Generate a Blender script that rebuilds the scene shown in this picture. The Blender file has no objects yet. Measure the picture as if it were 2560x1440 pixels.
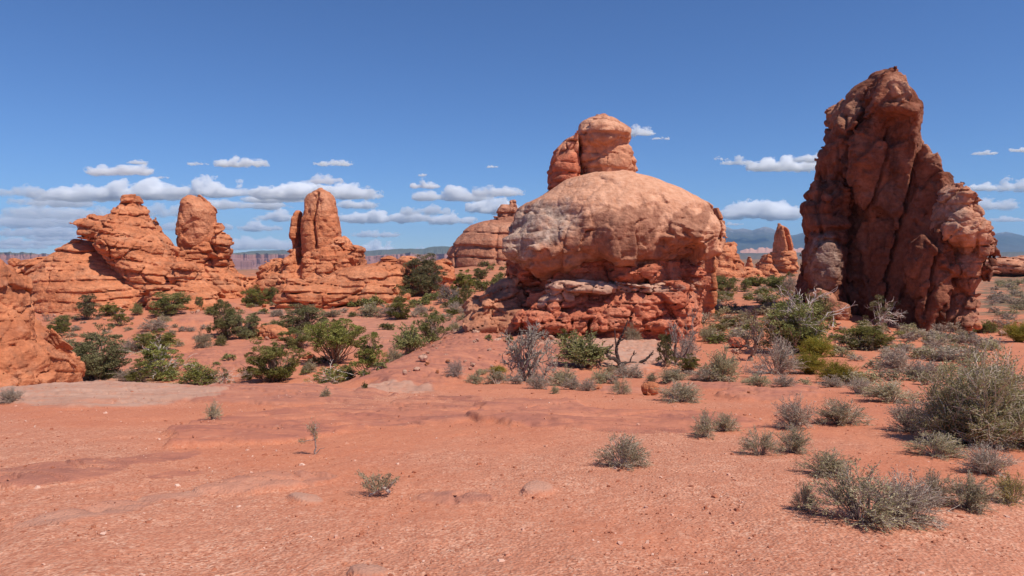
import bpy, math, random
import numpy as np
from math import radians as R, sin, cos, pi
from mathutils import Vector

# ------------------------------------------------------------------ camera, sky, sun, exposure
sc = bpy.context.scene
COL = sc.collection
F_PX, PITCH, EYE = 1762.0, R(2.6), 1.7          # focal length in pixels of the 2560 px wide photograph
cam_d = bpy.data.cameras.new("camera")
cam_d.sensor_width = 36.0
cam_d.lens = 36.0 * F_PX / 2560.0
cam_d.clip_start, cam_d.clip_end = 0.1, 200000.0
cam = bpy.data.objects.new("camera", cam_d)
COL.objects.link(cam)
cam.location = (0, 0, EYE)
cam.rotation_euler = (R(90) - PITCH, 0, 0)
sc.camera = cam

SUN_EL, SUN_AZ = R(57), R(-37)                   # azimuth from +X (right) towards +Y (away from the camera)
world = bpy.data.worlds.new("World")
sc.world = world
world.use_nodes = True
wn = world.node_tree
bg = wn.nodes["Background"]
sky = wn.nodes.new("ShaderNodeTexSky")
sky.sky_type = 'NISHITA'
sky.sun_disc = False
sky.sun_elevation = SUN_EL
sky.sun_rotation = R(90) - SUN_AZ
sky.altitude = 1400
sky.air_density, sky.dust_density, sky.ozone_density = 1.0, 0.0, 6.0
tint = wn.nodes.new("ShaderNodeMix"); tint.data_type = 'RGBA'; tint.blend_type = 'MULTIPLY'
tint.inputs["Factor"].default_value = 1.0
wn.links.new(sky.outputs[0], tint.inputs[6]); tint.inputs[7].default_value = (0.545, 0.70, 0.915, 1)   # a deep dry high-desert blue
wn.links.new(tint.outputs[2], bg.inputs[0])
bg.inputs[1].default_value = 0.12
sun_d = bpy.data.lights.new("sun", 'SUN')
sun_d.energy, sun_d.angle, sun_d.color = 4.9, R(0.53), (1.0, 0.945, 0.855)
sun = bpy.data.objects.new("sun", sun_d)
COL.objects.link(sun)
sdir = Vector((cos(SUN_EL) * cos(SUN_AZ), cos(SUN_EL) * sin(SUN_AZ), sin(SUN_EL)))
sun.rotation_euler = sdir.to_track_quat('Z', 'Y').to_euler()
vs = sc.view_settings
vs.view_transform, vs.look, vs.exposure, vs.gamma = 'Standard', 'None', 0.0, 1.0
sc.cycles.max_bounces = 24
sc.cycles.diffuse_bounces = 3
sc.cycles.volume_bounces = 24
sc.cycles.transparent_max_bounces = 16
sc.cycles.use_adaptive_sampling = True
sc.cycles.adaptive_threshold = 0.01
sc.cycles.use_denoising = True
sc.cycles.denoiser = 'OPENIMAGEDENOISE'
sc.cycles.denoising_input_passes = 'RGB_ALBEDO_NORMAL'
sc.cycles.denoising_prefilter = 'ACCURATE'

# ------------------------------------------------------------------ numpy noise
f4 = np.float32
_r = np.random.RandomState(11)
PERM = np.concatenate([_r.permutation(256)] * 3).astype(np.int32)
_g = _r.normal(size=(256, 3)); _g /= np.linalg.norm(_g, axis=1)[:, None]
GRAD = _g.astype(f4)
JIT = _r.rand(256, 3).astype(f4)
HASH = _r.rand(256).astype(f4)

GXP, GYP, GZP = [np.ascontiguousarray(GRAD[PERM, i]) for i in range(3)]
def pn(x, y, z):
    x = np.asarray(x, f4); y = np.asarray(y, f4); z = np.asarray(z, f4)
    x, y, z = np.broadcast_arrays(x, y, z)
    xi, yi, zi = np.floor(x), np.floor(y), np.floor(z)
    a, b, c = x - xi, y - yi, z - zi
    xi = xi.astype(np.int32) & 255; yi = yi.astype(np.int32) & 255; zi = zi.astype(np.int32) & 255
    u = a * a * a * (a * (a * 6 - 15) + 10); v = b * b * b * (b * (b * 6 - 15) + 10); w = c * c * c * (c * (c * 6 - 15) + 10)
    A = PERM.take(xi) + yi; B = PERM.take(xi + 1) + yi
    AA = PERM.take(A) + zi; AB = PERM.take(A + 1) + zi; BA = PERM.take(B) + zi; BB = PERM.take(B + 1) + zi
    a1, b1, c1 = a - 1, b - 1, c - 1
    def g(h, dx, dy, dz):
        return GXP.take(h) * dx + GYP.take(h) * dy + GZP.take(h) * dz
    def layer(k, dz):
        p = g(AA + k, a, b, dz); p += u * (g(BA + k, a1, b, dz) - p)
        q = g(AB + k, a, b1, dz); q += u * (g(BB + k, a1, b1, dz) - q)
        p += v * (q - p)
        return p
    r = layer(0, c); r += w * (layer(1, c1) - r)
    return r * f4(1.6)

def fbm(x, y, z, octv=4, gain=0.5, lac=2.03):
    s = 0; a = 1.0; t = 0
    for i in range(octv):
        s = s + a * pn(x, y, z); t += a
        x = x * lac + 17.3; y = y * lac - 9.1; z = z * lac + 5.7; a *= gain
    return s / t

J0, J1, J2 = [np.ascontiguousarray(JIT[:, i]) for i in range(3)]
def cell(x, y, z):
    """F1, F2, a random value of the nearest cell, and a random tilt across that cell (flat facets)"""
    xi, yi, zi = np.floor(x), np.floor(y), np.floor(z)
    a, b, c = x - xi, y - yi, z - zi
    xi = xi.astype(np.int32) & 255; yi = yi.astype(np.int32) & 255; zi = zi.astype(np.int32) & 255
    f1 = np.full(x.shape, 9, f4); f2 = f1.copy(); hb = np.zeros(x.shape, np.int32)
    ex = np.zeros(x.shape, f4); ey = ex.copy(); ez = ex.copy()
    for i in (-1, 0, 1):
        A = PERM.take((xi + i) & 255)
        for j in (-1, 0, 1):
            B = PERM.take(A + ((yi + j) & 255))
            for k in (-1, 0, 1):
                h = PERM.take(B + ((zi + k) & 255))
                dx = J0.take(h) + (i - a); dy = J1.take(h) + (j - b); dz = J2.take(h) + (k - c)
                d = dx * dx + dy * dy + dz * dz
                m = d < f1
                f2 = np.where(m, f1, np.minimum(f2, d)); hb = np.where(m, h, hb)
                ex = np.where(m, dx, ex); ey = np.where(m, dy, ey); ez = np.where(m, dz, ez)
                f1 = np.where(m, d, f1)
    G = PERM.take(hb)
    return np.sqrt(f1), np.sqrt(f2), HASH.take(hb), GXP.take(G) * ex + GYP.take(G) * ey + GZP.take(G) * ez

from concurrent.futures import ThreadPoolExecutor
POOL = ThreadPoolExecutor(4)
def threaded(fn, *arrs, chunk=24000):
    n = len(arrs[0])
    parts = [tuple(a[i:i + chunk] for a in arrs) for i in range(0, n, chunk)]
    return np.concatenate(list(POOL.map(lambda p: fn(*p), parts))) if n else np.zeros(0, f4)

def sstep(a, b, x):
    t = np.clip((x - a) / (b - a), 0, 1)
    return t * t * (3 - 2 * t)

# ------------------------------------------------------------------ pixel rays of the photograph -> places
ct, st = cos(PITCH), sin(PITCH)
def ray(px, py):
    u = (px - 1280.0) / F_PX; w = (720.0 - py) / F_PX
    yy = ct + st * w
    return u / yy, (-st + ct * w) / yy            # X and Z per metre of depth
def at(px, py, d):
    a, b = ray(px, py)
    return np.array((a * d, d, EYE + b * d))
def m_per_px(d): return d / F_PX

# ------------------------------------------------------------------ tagging
def tag(o, label=None, cat=None, group=None, kind=None):
    if label: o["label"] = label
    if cat: o["category"] = cat
    if group: o["group"] = group
    if kind: o["kind"] = kind
    return o
def empty(name, loc=(0, 0, 0), label=None, cat=None, group=None):
    o = bpy.data.objects.new(name, None)
    o.location = loc; o.empty_display_size = 0.1
    COL.objects.link(o)
    return tag(o, label, cat, group)
def mesh_obj(name, verts, faces, mats, parent=None, smooth=True, loc=None, mat_idx=None):
    """faces: (n,4) or (n,3) int array, or a list of such arrays"""
    me = bpy.data.meshes.new(name)
    verts = np.asarray(verts, f4)
    fl = faces if isinstance(faces, list) else [faces]
    fl = [np.asarray(a, np.int32) for a in fl if len(a)]
    if loc is not None: verts = verts - np.asarray(loc, f4)
    me.vertices.add(len(verts)); me.vertices.foreach_set("co", verts.ravel())
    nl = sum(a.size for a in fl); npoly = sum(len(a) for a in fl)
    me.loops.add(nl); me.loops.foreach_set("vertex_index", np.concatenate([a.ravel() for a in fl]))
    tot = np.concatenate([np.full(len(a), a.shape[1], np.int32) for a in fl])
    start = np.concatenate([[0], np.cumsum(tot)[:-1]]).astype(np.int32)
    me.polygons.add(npoly); me.polygons.foreach_set("loop_start", start)
    if mat_idx is not None: me.polygons.foreach_set("material_index", np.asarray(mat_idx, np.int32))
    me.polygons.foreach_set("use_smooth", np.full(npoly, smooth))
    for m in (mats if isinstance(mats, (list, tuple)) else [mats]): me.materials.append(m)
    me.update(calc_edges=True)
    o = bpy.data.objects.new(name, me)
    COL.objects.link(o)
    if parent is not None: o.parent = parent
    elif loc is not None: o.location = loc
    return o
def attr(o, name, val):
    a = o.data.attributes.new(name, 'FLOAT', 'POINT')
    a.data.foreach_set("value", np.asarray(val, f4))

# ------------------------------------------------------------------ node helper
class NT:
    def __init__(s, name):
        s.m = bpy.data.materials.new(name); s.m.use_nodes = True
        s.t = s.m.node_tree; s.b = s.t.nodes["Principled BSDF"]
        s.b.inputs["Specular IOR Level"].default_value = 0.15
        s.b.inputs["Roughness"].default_value = 0.9
        s.co = s.n("ShaderNodeTexCoord").outputs["Object"]
    def n(s, t, **kw):
        nd = s.t.nodes.new(t)
        for k, v in kw.items(): setattr(nd, k, v)
        return nd
    def set(s, sock, v):
        if isinstance(v, bpy.types.NodeSocket): s.t.links.new(v, sock)
        else: sock.default_value = v
    def map(s, sc_, vec=None, loc=(0, 0, 0), rot=(0, 0, 0)):
        nd = s.n("ShaderNodeMapping"); s.set(nd.inputs[0], vec or s.co)
        nd.inputs["Scale"].default_value = sc_; nd.inputs["Location"].default_value = loc; nd.inputs["Rotation"].default_value = rot
        return nd.outputs[0]
    def noise(s, vec, scale=1.0, detail=4, rough=0.55, dist=0.0):
        nd = s.n("ShaderNodeTexNoise"); s.set(nd.inputs["Vector"], vec)
        nd.inputs["Scale"].default_value = scale; nd.inputs["Detail"].default_value = detail
        nd.inputs["Roughness"].default_value = rough; nd.inputs["Distortion"].default_value = dist
        return nd.outputs["Fac"]
    def voro(s, vec, scale, out="Distance", feat='F1'):
        nd = s.n("ShaderNodeTexVoronoi", feature=feat); s.set(nd.inputs["Vector"], vec); nd.inputs["Scale"].default_value = scale
        return nd.outputs[out]
    def ramp(s, fac, stops, interp='LINEAR'):
        nd = s.n("ShaderNodeValToRGB"); s.set(nd.inputs[0], fac); cr = nd.color_ramp; cr.interpolation = interp
        while len(cr.elements) < len(stops): cr.elements.new(0.5)
        for e, (p, c) in zip(cr.elements, stops):
            e.position = p; e.color = (*c, 1) if isinstance(c, (tuple, list)) else (c, c, c, 1)
        return nd.outputs[0]
    def mix(s, fac, a, b, mode='MIX'):
        nd = s.n("ShaderNodeMix", data_type='RGBA', blend_type=mode)
        s.set(nd.inputs["Factor"], fac)
        for k, v in ((6, a), (7, b)):
            s.set(nd.inputs[k], (*v, 1) if isinstance(v, (tuple, list)) else v)
        return nd.outputs[2]
    def math(s, op, a, b=None, clamp=False):
        nd = s.n("ShaderNodeMath", operation=op); nd.use_clamp = clamp
        s.set(nd.inputs[0], a)
        if b is not None: s.set(nd.inputs[1], b)
        return nd.outputs[0]
    def attr(s, name):
        return s.n("ShaderNodeAttribute", attribute_name=name).outputs["Fac"]
    def bump(s, h, strength, dist, normal=None):
        nd = s.n("ShaderNodeBump"); s.set(nd.inputs["Height"], h)
        nd.inputs["Strength"].default_value = strength; nd.inputs["Distance"].default_value = dist
        if normal is not None: s.set(nd.inputs["Normal"], normal)
        return nd.outputs[0]
    def out(s, color, normal=None, rough=None):
        s.set(s.b.inputs["Base Color"], color)
        if normal is not None: s.set(s.b.inputs["Normal"], normal)
        if rough is not None: s.set(s.b.inputs["Roughness"], rough)
        return s.m

def c255(r, g, b):
    f = lambda v: (v / 255 / 12.92) if v <= 10 else ((v / 255 + 0.055) / 1.055) ** 2.4
    return (f(r), f(g), f(b))
# ------------------------------------------------------------------ the ground (one sheet out to the horizon)
def fg(px, py):                                   # the sloping foreground: depth from the row
    return (px, py, 1.293 / ((py - 640) / 1762.0 - 0.11))
CP = [fg(x, y) for x in (-100, 500, 1150, 1800, 2350) for y in (1440, 1250, 1120, 1040)]
CP += [fg(x, y) for x in (1250, 1700, 2100) for y in (1000, 965)] + [fg(x, 1000) for x in (0, 450, 850)]
CP += [fg(0, 975), fg(300, 960), fg(560, 966), fg(800, 972)]
CP += [  # centre slope up to the balanced rock
    (1300, 935, 23), (1500, 905, 28), (1500, 868, 38), (1480, 832, 48), (1700, 905, 28), (1740, 840, 47), (1300, 862, 40),
    (1160, 940, 21), (1050, 945, 20), (960, 930, 21.5), (1050, 893, 27), (1160, 848, 40), (1180, 830, 46),
    (1120, 880, 31), (900, 968, 18.5), (1480, 770, 58), (1240, 770, 60),
    # right
    (1900, 900, 29), (2100, 900, 29), (2350, 900, 29), (2550, 900, 29), (2600, 960, 19.5), (2700, 1040, 11), (2700, 860, 38),
    (1850, 830, 47), (1850, 765, 66), (1850, 705, 105), (2100, 840, 43), (2300, 845, 43), (2480, 835, 46), (2120, 800, 52), (1990, 752, 64),
    (2300, 800, 56), (2500, 760, 72), (2520, 705, 140), (2520, 692, 170), (2520, 655, 900), (1985, 682, 175), (1985, 655, 900), (2700, 700, 150),
    (1800, 692, 140), (2250, 760, 75), (2300, 700, 150),
    # left valley
    (90, 985, 36), (240, 949, 46), (410, 945, 46), (540, 955, 44), (660, 955, 42), (800, 958, 40), (880, 940, 42),
    (250, 1000, 32), (450, 1010, 30), (650, 1010, 29), (820, 1005, 28), (0, 1010, 30),
    (600, 860, 60), (820, 870, 58), (1000, 862, 56), (980, 915, 42), (1090, 835, 58), (240, 870, 58), (400, 830, 65),
    (600, 805, 72), (800, 800, 72), (1000, 795, 72), (1120, 795, 70), (430, 782, 78), (240, 792, 75), (120, 815, 70),
    (300, 745, 90), (560, 760, 86), (620, 735, 100), (860, 745, 96), (700, 750, 95), (1060, 735, 92), (1010, 760, 82), (1180, 730, 95),
    (1150, 662, 150), (1210, 650, 150), (1260, 690, 118), (1180, 690, 120),
    (620, 692, 132), (900, 690, 130), (300, 700, 125), (1000, 685, 130), (50, 700, 120), (-100, 760, 90), (-100, 950, 40), (-150, 1010, 28),
    (620, 705, 400), (300, 700, 400), (50, 690, 400), (620, 692, 3000), (300, 675, 3000), (20, 664, 3000), (900, 668, 1200), (1100, 668, 1200),
    (1000, 672, 400), (1180, 660, 400), (1200, 655, 3000), (-200, 660, 3000),
    (1500, 660, 400), (1500, 652, 3000), (2000, 650, 3000), (2600, 648, 3000), (2000, 644, 14000), (600, 655, 14000), (-300, 655, 14000), (2900, 644, 14000),
]
CP = np.array(CP, float)
_uz = np.array([ray(a, b) for a, b, _ in CP])
CU = np.stack([_uz[:, 0] * 2.2, np.log(CP[:, 2])], 1)
CZ = EYE + _uz[:, 1] * CP[:, 2]
for u in (-1.6, -0.8, 0, 0.8, 1.6):               # around the photographer's feet
    CU = np.vstack([CU, [[u, math.log(0.6)], [u, math.log(1.8)]]]); CZ = np.append(CZ, [0.10, 0.08])
def _tps(a, b):
    d2 = (a[:, None, 0] - b[None, :, 0]) ** 2 + (a[:, None, 1] - b[None, :, 1]) ** 2
    return 0.5 * d2 * np.log(d2 + 1e-9)
# interpolate the height seen per metre of depth, which stays small and smooth however far the ground runs
_n = len(CU); _dep = np.exp(CU[:, 1]); _val = (CZ - EYE) / _dep
_P = np.hstack([np.ones((_n, 1)), CU])
_M = np.block([[_tps(CU, CU) + 2e-4 * np.eye(_n), _P], [_P.T, np.zeros((3, 3))]])
_W = np.linalg.solve(_M, np.concatenate([_val, np.zeros(3)]))
def base_z(X, Y):
    ph = np.clip(np.arctan2(X, Y), -0.87, 0.87)
    d = np.maximum(np.hypot(X, Y) * np.cos(ph), 0.35)
    q = np.stack([np.tan(ph) * 2.2, np.log(d)], 1)
    o = np.empty(len(q))
    for s in range(0, len(q), 40000):
        e = q[s:s + 40000]
        o[s:s + 40000] = _tps(e, CU) @ _W[:_n] + _W[_n] + e @ _W[_n + 1:]
    return EYE + o * d
def proj(X, Y, Z):
    Yc = np.maximum(ct * Y - st * (Z - EYE), 0.2); w = (st * Y + ct * (Z - EYE)) / Yc
    return 1280 + F_PX * X / Yc, 720 - F_PX * w

# bare rock showing through the sand: (px, py, half width, half height, tilt, rise in metres, hard edge, tone)   tone 0 red .. 1 pale
SLABS = [
    (215, 982, 330, 34, 0.00, 0.05, 0.30, 1.0), (980, 975, 110, 9, 0.02, 0.02, 0.4, .9),
    (690, 1066, 275, 40, -0.10, 0.085, 0.10, 0.05), (960, 1035, 260, 30, -0.02, 0.05, 0.15, 0.1), (690, 990, 300, 26, 0.00, 0.09, 0.4, .18),
    (130, 1186, 190, 30, -0.13, 0.05, 0.10, 0.16), (400, 1146, 120, 12, -0.10, 0.02, 0.4, 0.1), (435, 1187, 70, 9, -0.10, 0.012, 0.5, 0.1),
    (660, 1215, 180, 20, -0.10, 0.06, 0.15, 0.35), (190, 1288, 170, 16, -0.14, 0.02, 0.5, 0.55), (450, 1240, 260, 9, -0.13, 0.015, .6, .5),
    (1340, 1034, 160, 32, -0.02, 0.11, 0.12, 0.12), (1560, 1055, 330, 30, 0.03, 0.05, 0.35, 0.08), (1100, 1014, 120, 24, 0.0, 0.08, 0.14, 0.1),
    (1140, 1246, 95, 15, 0.0, 0.02, 0.5, 0.3), (766, 1252, 42, 10, 0.1, 0.03, 0.5, 0.8), (1346, 1228, 42, 13, -0.1, 0.045, 0.4, 0.75),
    (920, 1434, 42, 12, -0.1, 0.04, 0.4, 0.7),
    (1130, 900, 210, 62, -0.22, 0.22, 0.5, 0.12), (1010, 958, 130, 22, -0.22, 0.12, 0.4, 0.15), (1360, 905, 120, 30, 0, .15, .5, .2),
    (1935, 985, 130, 19, -0.02, 0.10, 0.14, 0.15), (1770, 962, 110, 14, 0.03, 0.10, 0.3, 0.15), (1560, 975, 60, 8, 0, .05, .4, .2),
    (960, 830, 260, 52, 0.0, 0.25, 0.5, 0.35), (620, 890, 210, 40, -0.14, 0.25, 0.5, 0.15), (560, 905, 60, 7, -.1, .05, .5, 1.0),
    (700, 790, 120, 16, -0.05, 0.2, 0.5, 0.3), (1520, 874, 185, 50, 0.14, 0.35, 0.3, 1.0), (250, 905, 130, 50, 0, .2, .6, .2), (500, 780, 130, 25, 0, .3, .5, .25),
]
SLABW = [((*[v for v in at(a, b, 1)[[0, 2]]],), a, b, rx, ry, t, h, e, c) for a, b, rx, ry, t, h, e, c in SLABS]
def ground_fields(X, Y, full=True):
    X = np.asarray(X, float); Y = np.asarray(Y, float)
    z = base_z(X, Y)
    d = np.hypot(X, Y)
    px, py = proj(X, Y, z)
    front = Y > 1
    wob = fbm(X * 1.1, Y * 1.1, 3.0, 4, .5); wob2 = fbm(X * 0.22, Y * 0.22, 8.0, 3)
    s_rough = fbm(X * .35, Y * .35, 1.7, 4)
    rough = np.interp(d, [0, 4, 14, 30, 80, 300, 2000, 16000], [.02, .035, .06, .11, .3, .6, 2.5, 3])
    z = z + rough * s_rough
    slick = np.zeros(len(X)); tone = np.zeros(len(X)); rise = np.zeros(len(X))
    for _, a, b, rx, ry, t, h, e, c in SLABW:
        near = front & (abs(px - a) < rx * 2) & (abs(py - b) < ry * 2.6 + rx * .3)
        i = np.where(near)[0]
        if not len(i): continue
        dx = px[i] - a; dy = (py[i] - b) - dx * t
        q = np.sqrt((dx / rx) ** 2 + (dy / ry) ** 2) + 0.42 * wob[i] + 0.30 * wob2[i]
        m = 1 - sstep(1 - e * 0.5, 1 + e * 0.5, q)
        body = 1 - np.clip(q, 0, 1) * 0.30 - .25 * np.clip(dx / rx, -1, 1)
        up = q < 1.4
        rise[i] = np.maximum(rise[i], h * m * body)
        w = m > slick[i]
        tone[i] = np.where(w, tone[i] * (1 - m) + c * m, tone[i])
        slick[i] = np.maximum(slick[i], 1 - sstep(.94, 1.02, q))
    z = z + rise
    return z, slick, tone, px, py, d
def ground_z(X, Y):
    return ground_fields(np.atleast_1d(X), np.atleast_1d(Y))[0]
_dl = np.exp(np.linspace(math.log(3.0), math.log(400), 420))
def hit(px, py):
    """depth at which the ray through a pixel first meets the ground"""
    a, b = ray(px, py)
    g = ground_z(a * _dl, _dl); r = EYE + b * _dl
    k = np.argmax(g > r)
    if g[k] <= r[k]: return 60.0
    if k == 0: return _dl[0]
    t0, t1 = r[k - 1] - g[k - 1], g[k] - r[k]
    return _dl[k - 1] + (_dl[k] - _dl[k - 1]) * t0 / (t0 + t1)
def stand(px, d):
    a, _ = ray(px, 800)
    return np.array((a * d, d, float(ground_z(a * d, d)[0])))

def threaded_ground(X, Y):
    ch = [slice(i, i + 24000) for i in range(0, len(X), 24000)]
    r = list(POOL.map(lambda s: ground_fields(X[s], Y[s]), ch))
    return [np.concatenate([a[i] for a in r]) for i in range(6)]
def build_ground():
    az = np.concatenate([np.linspace(-R(49), R(49), 980), np.linspace(R(49), R(311), 70)[1:-1]])
    rr = np.concatenate([np.linspace(0.3, 2.9, 10), np.exp(np.arange(math.log(3.0), math.log(12), 0.0062)),
                         np.exp(np.arange(math.log(12), math.log(130), 0.0085)), np.exp(np.arange(math.log(130), math.log(17000), 0.035))])
    A, Rr = np.meshgrid(az, rr)
    X = (np.sin(A) * Rr).ravel(); Y = (np.cos(A) * Rr).ravel()
    z, slick, tone, px, py, d = threaded_ground(X, Y)
    # small relief: pebbly sand, ripples and scaly rock
    near = d < 60
    i = np.where(near)[0]
    fine = np.zeros(len(X))
    fine[i] = 0.010 * fbm(X[i] * 7, Y[i] * 7, 0.5, 3) + 0.020 * fbm(X[i] * 2.2, Y[i] * 2.2, 2.5, 3)
    lay = pn(X[i] * .8 + 3, Y[i] * 2.4, 1.0)
    st_ = np.abs(((X[i] * .35 + Y[i] * 1.1 + 1.3 * lay) * .9) % 1 - .5) * 2
    fine[i] += slick[i] * (0.035 * sstep(.0, .22, st_) - .035) * np.interp(d[i], [0, 20, 60], [.6, 1.2, 4])
    f1, f2, _, _ = cell((X[i] * .42 + .25 * lay).astype(f4), (Y[i] * .62 + .2 * lay).astype(f4), np.zeros(len(i), f4))
    fine[i] += slick[i] * (np.interp(d[i], [3, 12, 40], [.03, .075, .16]) * fbm(X[i] * .75, Y[i] * 1.5, 6.0, 5, .58) - np.interp(d[i], [3, 12, 40], [.02, .045, .12]) * (1 - sstep(0, .045, f2 - f1)))
    z = z + fine
    nr, nc = len(rr), len(az)
    idx = np.arange(nr * nc).reshape(nr, nc)
    a = idx[:-1]; b = idx[1:]
    q = np.stack([a, np.roll(a, -1, 1), np.roll(b, -1, 1), b], -1).reshape(-1, 4)[:, ::-1]
    cen = len(X)
    X = np.append(X, 0); Y = np.append(Y, 0); z = np.append(z, z[:nc].mean())
    tri = np.stack([np.full(nc, cen), np.roll(idx[0], -1), idx[0]], 1)
    o = mesh_obj("ground", np.stack([X, Y, z], 1), [q, tri], ground_material())
    attr(o, "slick", np.append(slick, 0)); attr(o, "tone", np.append(tone, 0))
    # loose fine gravel lies thick at the lower left, clean blown sand at the right and in the valley
    grav = sstep(-.15, .25, fbm(X * .25, Y * .25, 4.0, 3) + np.interp(np.hypot(X, Y), [0, 6, 10, 22], [.32, .22, .02, -.35]) - .035 * np.clip(X - 1.2, 0, 9))
    attr(o, "gravel", grav)
    far = np.interp(np.hypot(X, Y), [0, 95, 200, 700], [0, 0, .8, 1])
    uu = X / np.maximum(Y, .1)
    far = np.maximum(far, .85 * sstep(.645, .675, uu) * sstep(52, 80, np.hypot(X, Y)) * (Y > 0))
    far = np.maximum(far, .45 * sstep(.27, .33, uu) * (1 - sstep(.40, .46, uu)) * sstep(60, 95, np.hypot(X, Y)) * (Y > 0))
    attr(o, "scrub", far)
    tag(o, kind="structure")
    return o

def ground_material():
    t = NT("red_sand")
    big = t.noise(t.map((.12, .12, .12)), 1, 4, .6); mid = t.noise(t.co, 1.1, 5, .6)
    sand = t.mix(t.ramp(big, [(.35, 0.), (.65, 1.)]), (.515, .168, .082), (.58, .206, .109))
    sand = t.mix(t.ramp(mid, [(.38, 0.), (.62, .55)]), sand, (.445, .128, .064))
    # gravel: mixed grains
    g1 = t.voro(t.co, 62, "Color"); g2 = t.voro(t.co, 26, "Color")
    grain = t.ramp(t.math('FRACT', t.math('MULTIPLY', g1, 1.0)), [(0, (.22, .066, .034)), (.28, (.48, .171, .097)), (.66, (.65, .295, .182)), (1, (.80, .53, .38))])
    grain2 = t.ramp(g2, [(0, (.26, .08, .042)), (.5, (.54, .212, .118)), (1, (.73, .42, .285))])
    gcol = t.mix(.35, grain, grain2)
    gsoft = t.mix(t.ramp(t.noise(t.co, 2.4, 4, .6), [(.4, 0.), (.6, 1.)]), gcol, t.mix(.55, gcol, (.50, .19, .11)))
    col = t.mix(t.attr("gravel"), t.mix(.30, sand, gcol), gsoft)
    # bare rock
    n1 = t.noise(t.map((.7, 1.6, 1.6), rot=(0, 0, .3)), 1, 8, .70)
    rock = t.ramp(n1, [(.26, (.27, .095, .066)), (.42, (.37, .130, .086)), (.54, (.47, .165, .096)), (.66, (.53, .20, .115)), (.82, (.63, .32, .21))])
    pale = t.ramp(n1, [(.30, (.42, .215, .145)), (.5, (.48, .265, .185)), (.7, (.55, .33, .24))])
    rk = t.mix(t.attr("tone"), rock, pale)
    spots = t.ramp(t.noise(t.co, 5.5, 6, .7), [(.60, 0.), (.70, 1.)])
    rk = t.mix(t.math('MULTIPLY', spots, .45), rk, (.60, .33, .22))
    dust = t.ramp(t.noise(t.co, 1.7, 5, .65), [(.50, 0.), (.62, 1.)])
    sl = t.math('MULTIPLY', t.attr("slick"), t.math('SUBTRACT', 1.0, t.math('MULTIPLY', dust, .55)))
    col = t.mix(sl, col, rk)
    # low far-off scrub on the plain
    sn = t.ramp(t.noise(t.map((.35, .35, .35)), 1, 5, .7), [(.40, 0.), (.52, 1.)])
    scol = t.mix(t.noise(t.map((.02, .02, .02)), 1, 3), (.115, .105, .062), (.175, .15, .095))
    col = t.mix(t.math('MULTIPLY', sn, t.attr("scrub")), col, scol)
    h = t.math('ADD', t.math('MULTIPLY', t.noise(t.co, 9, 8, .65), .6), t.math('MULTIPLY', t.voro(t.co, 45), t.math('MULTIPLY', t.attr("gravel"), .35)))
    return t.out(col, t.bump(h, .8, .035))
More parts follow.
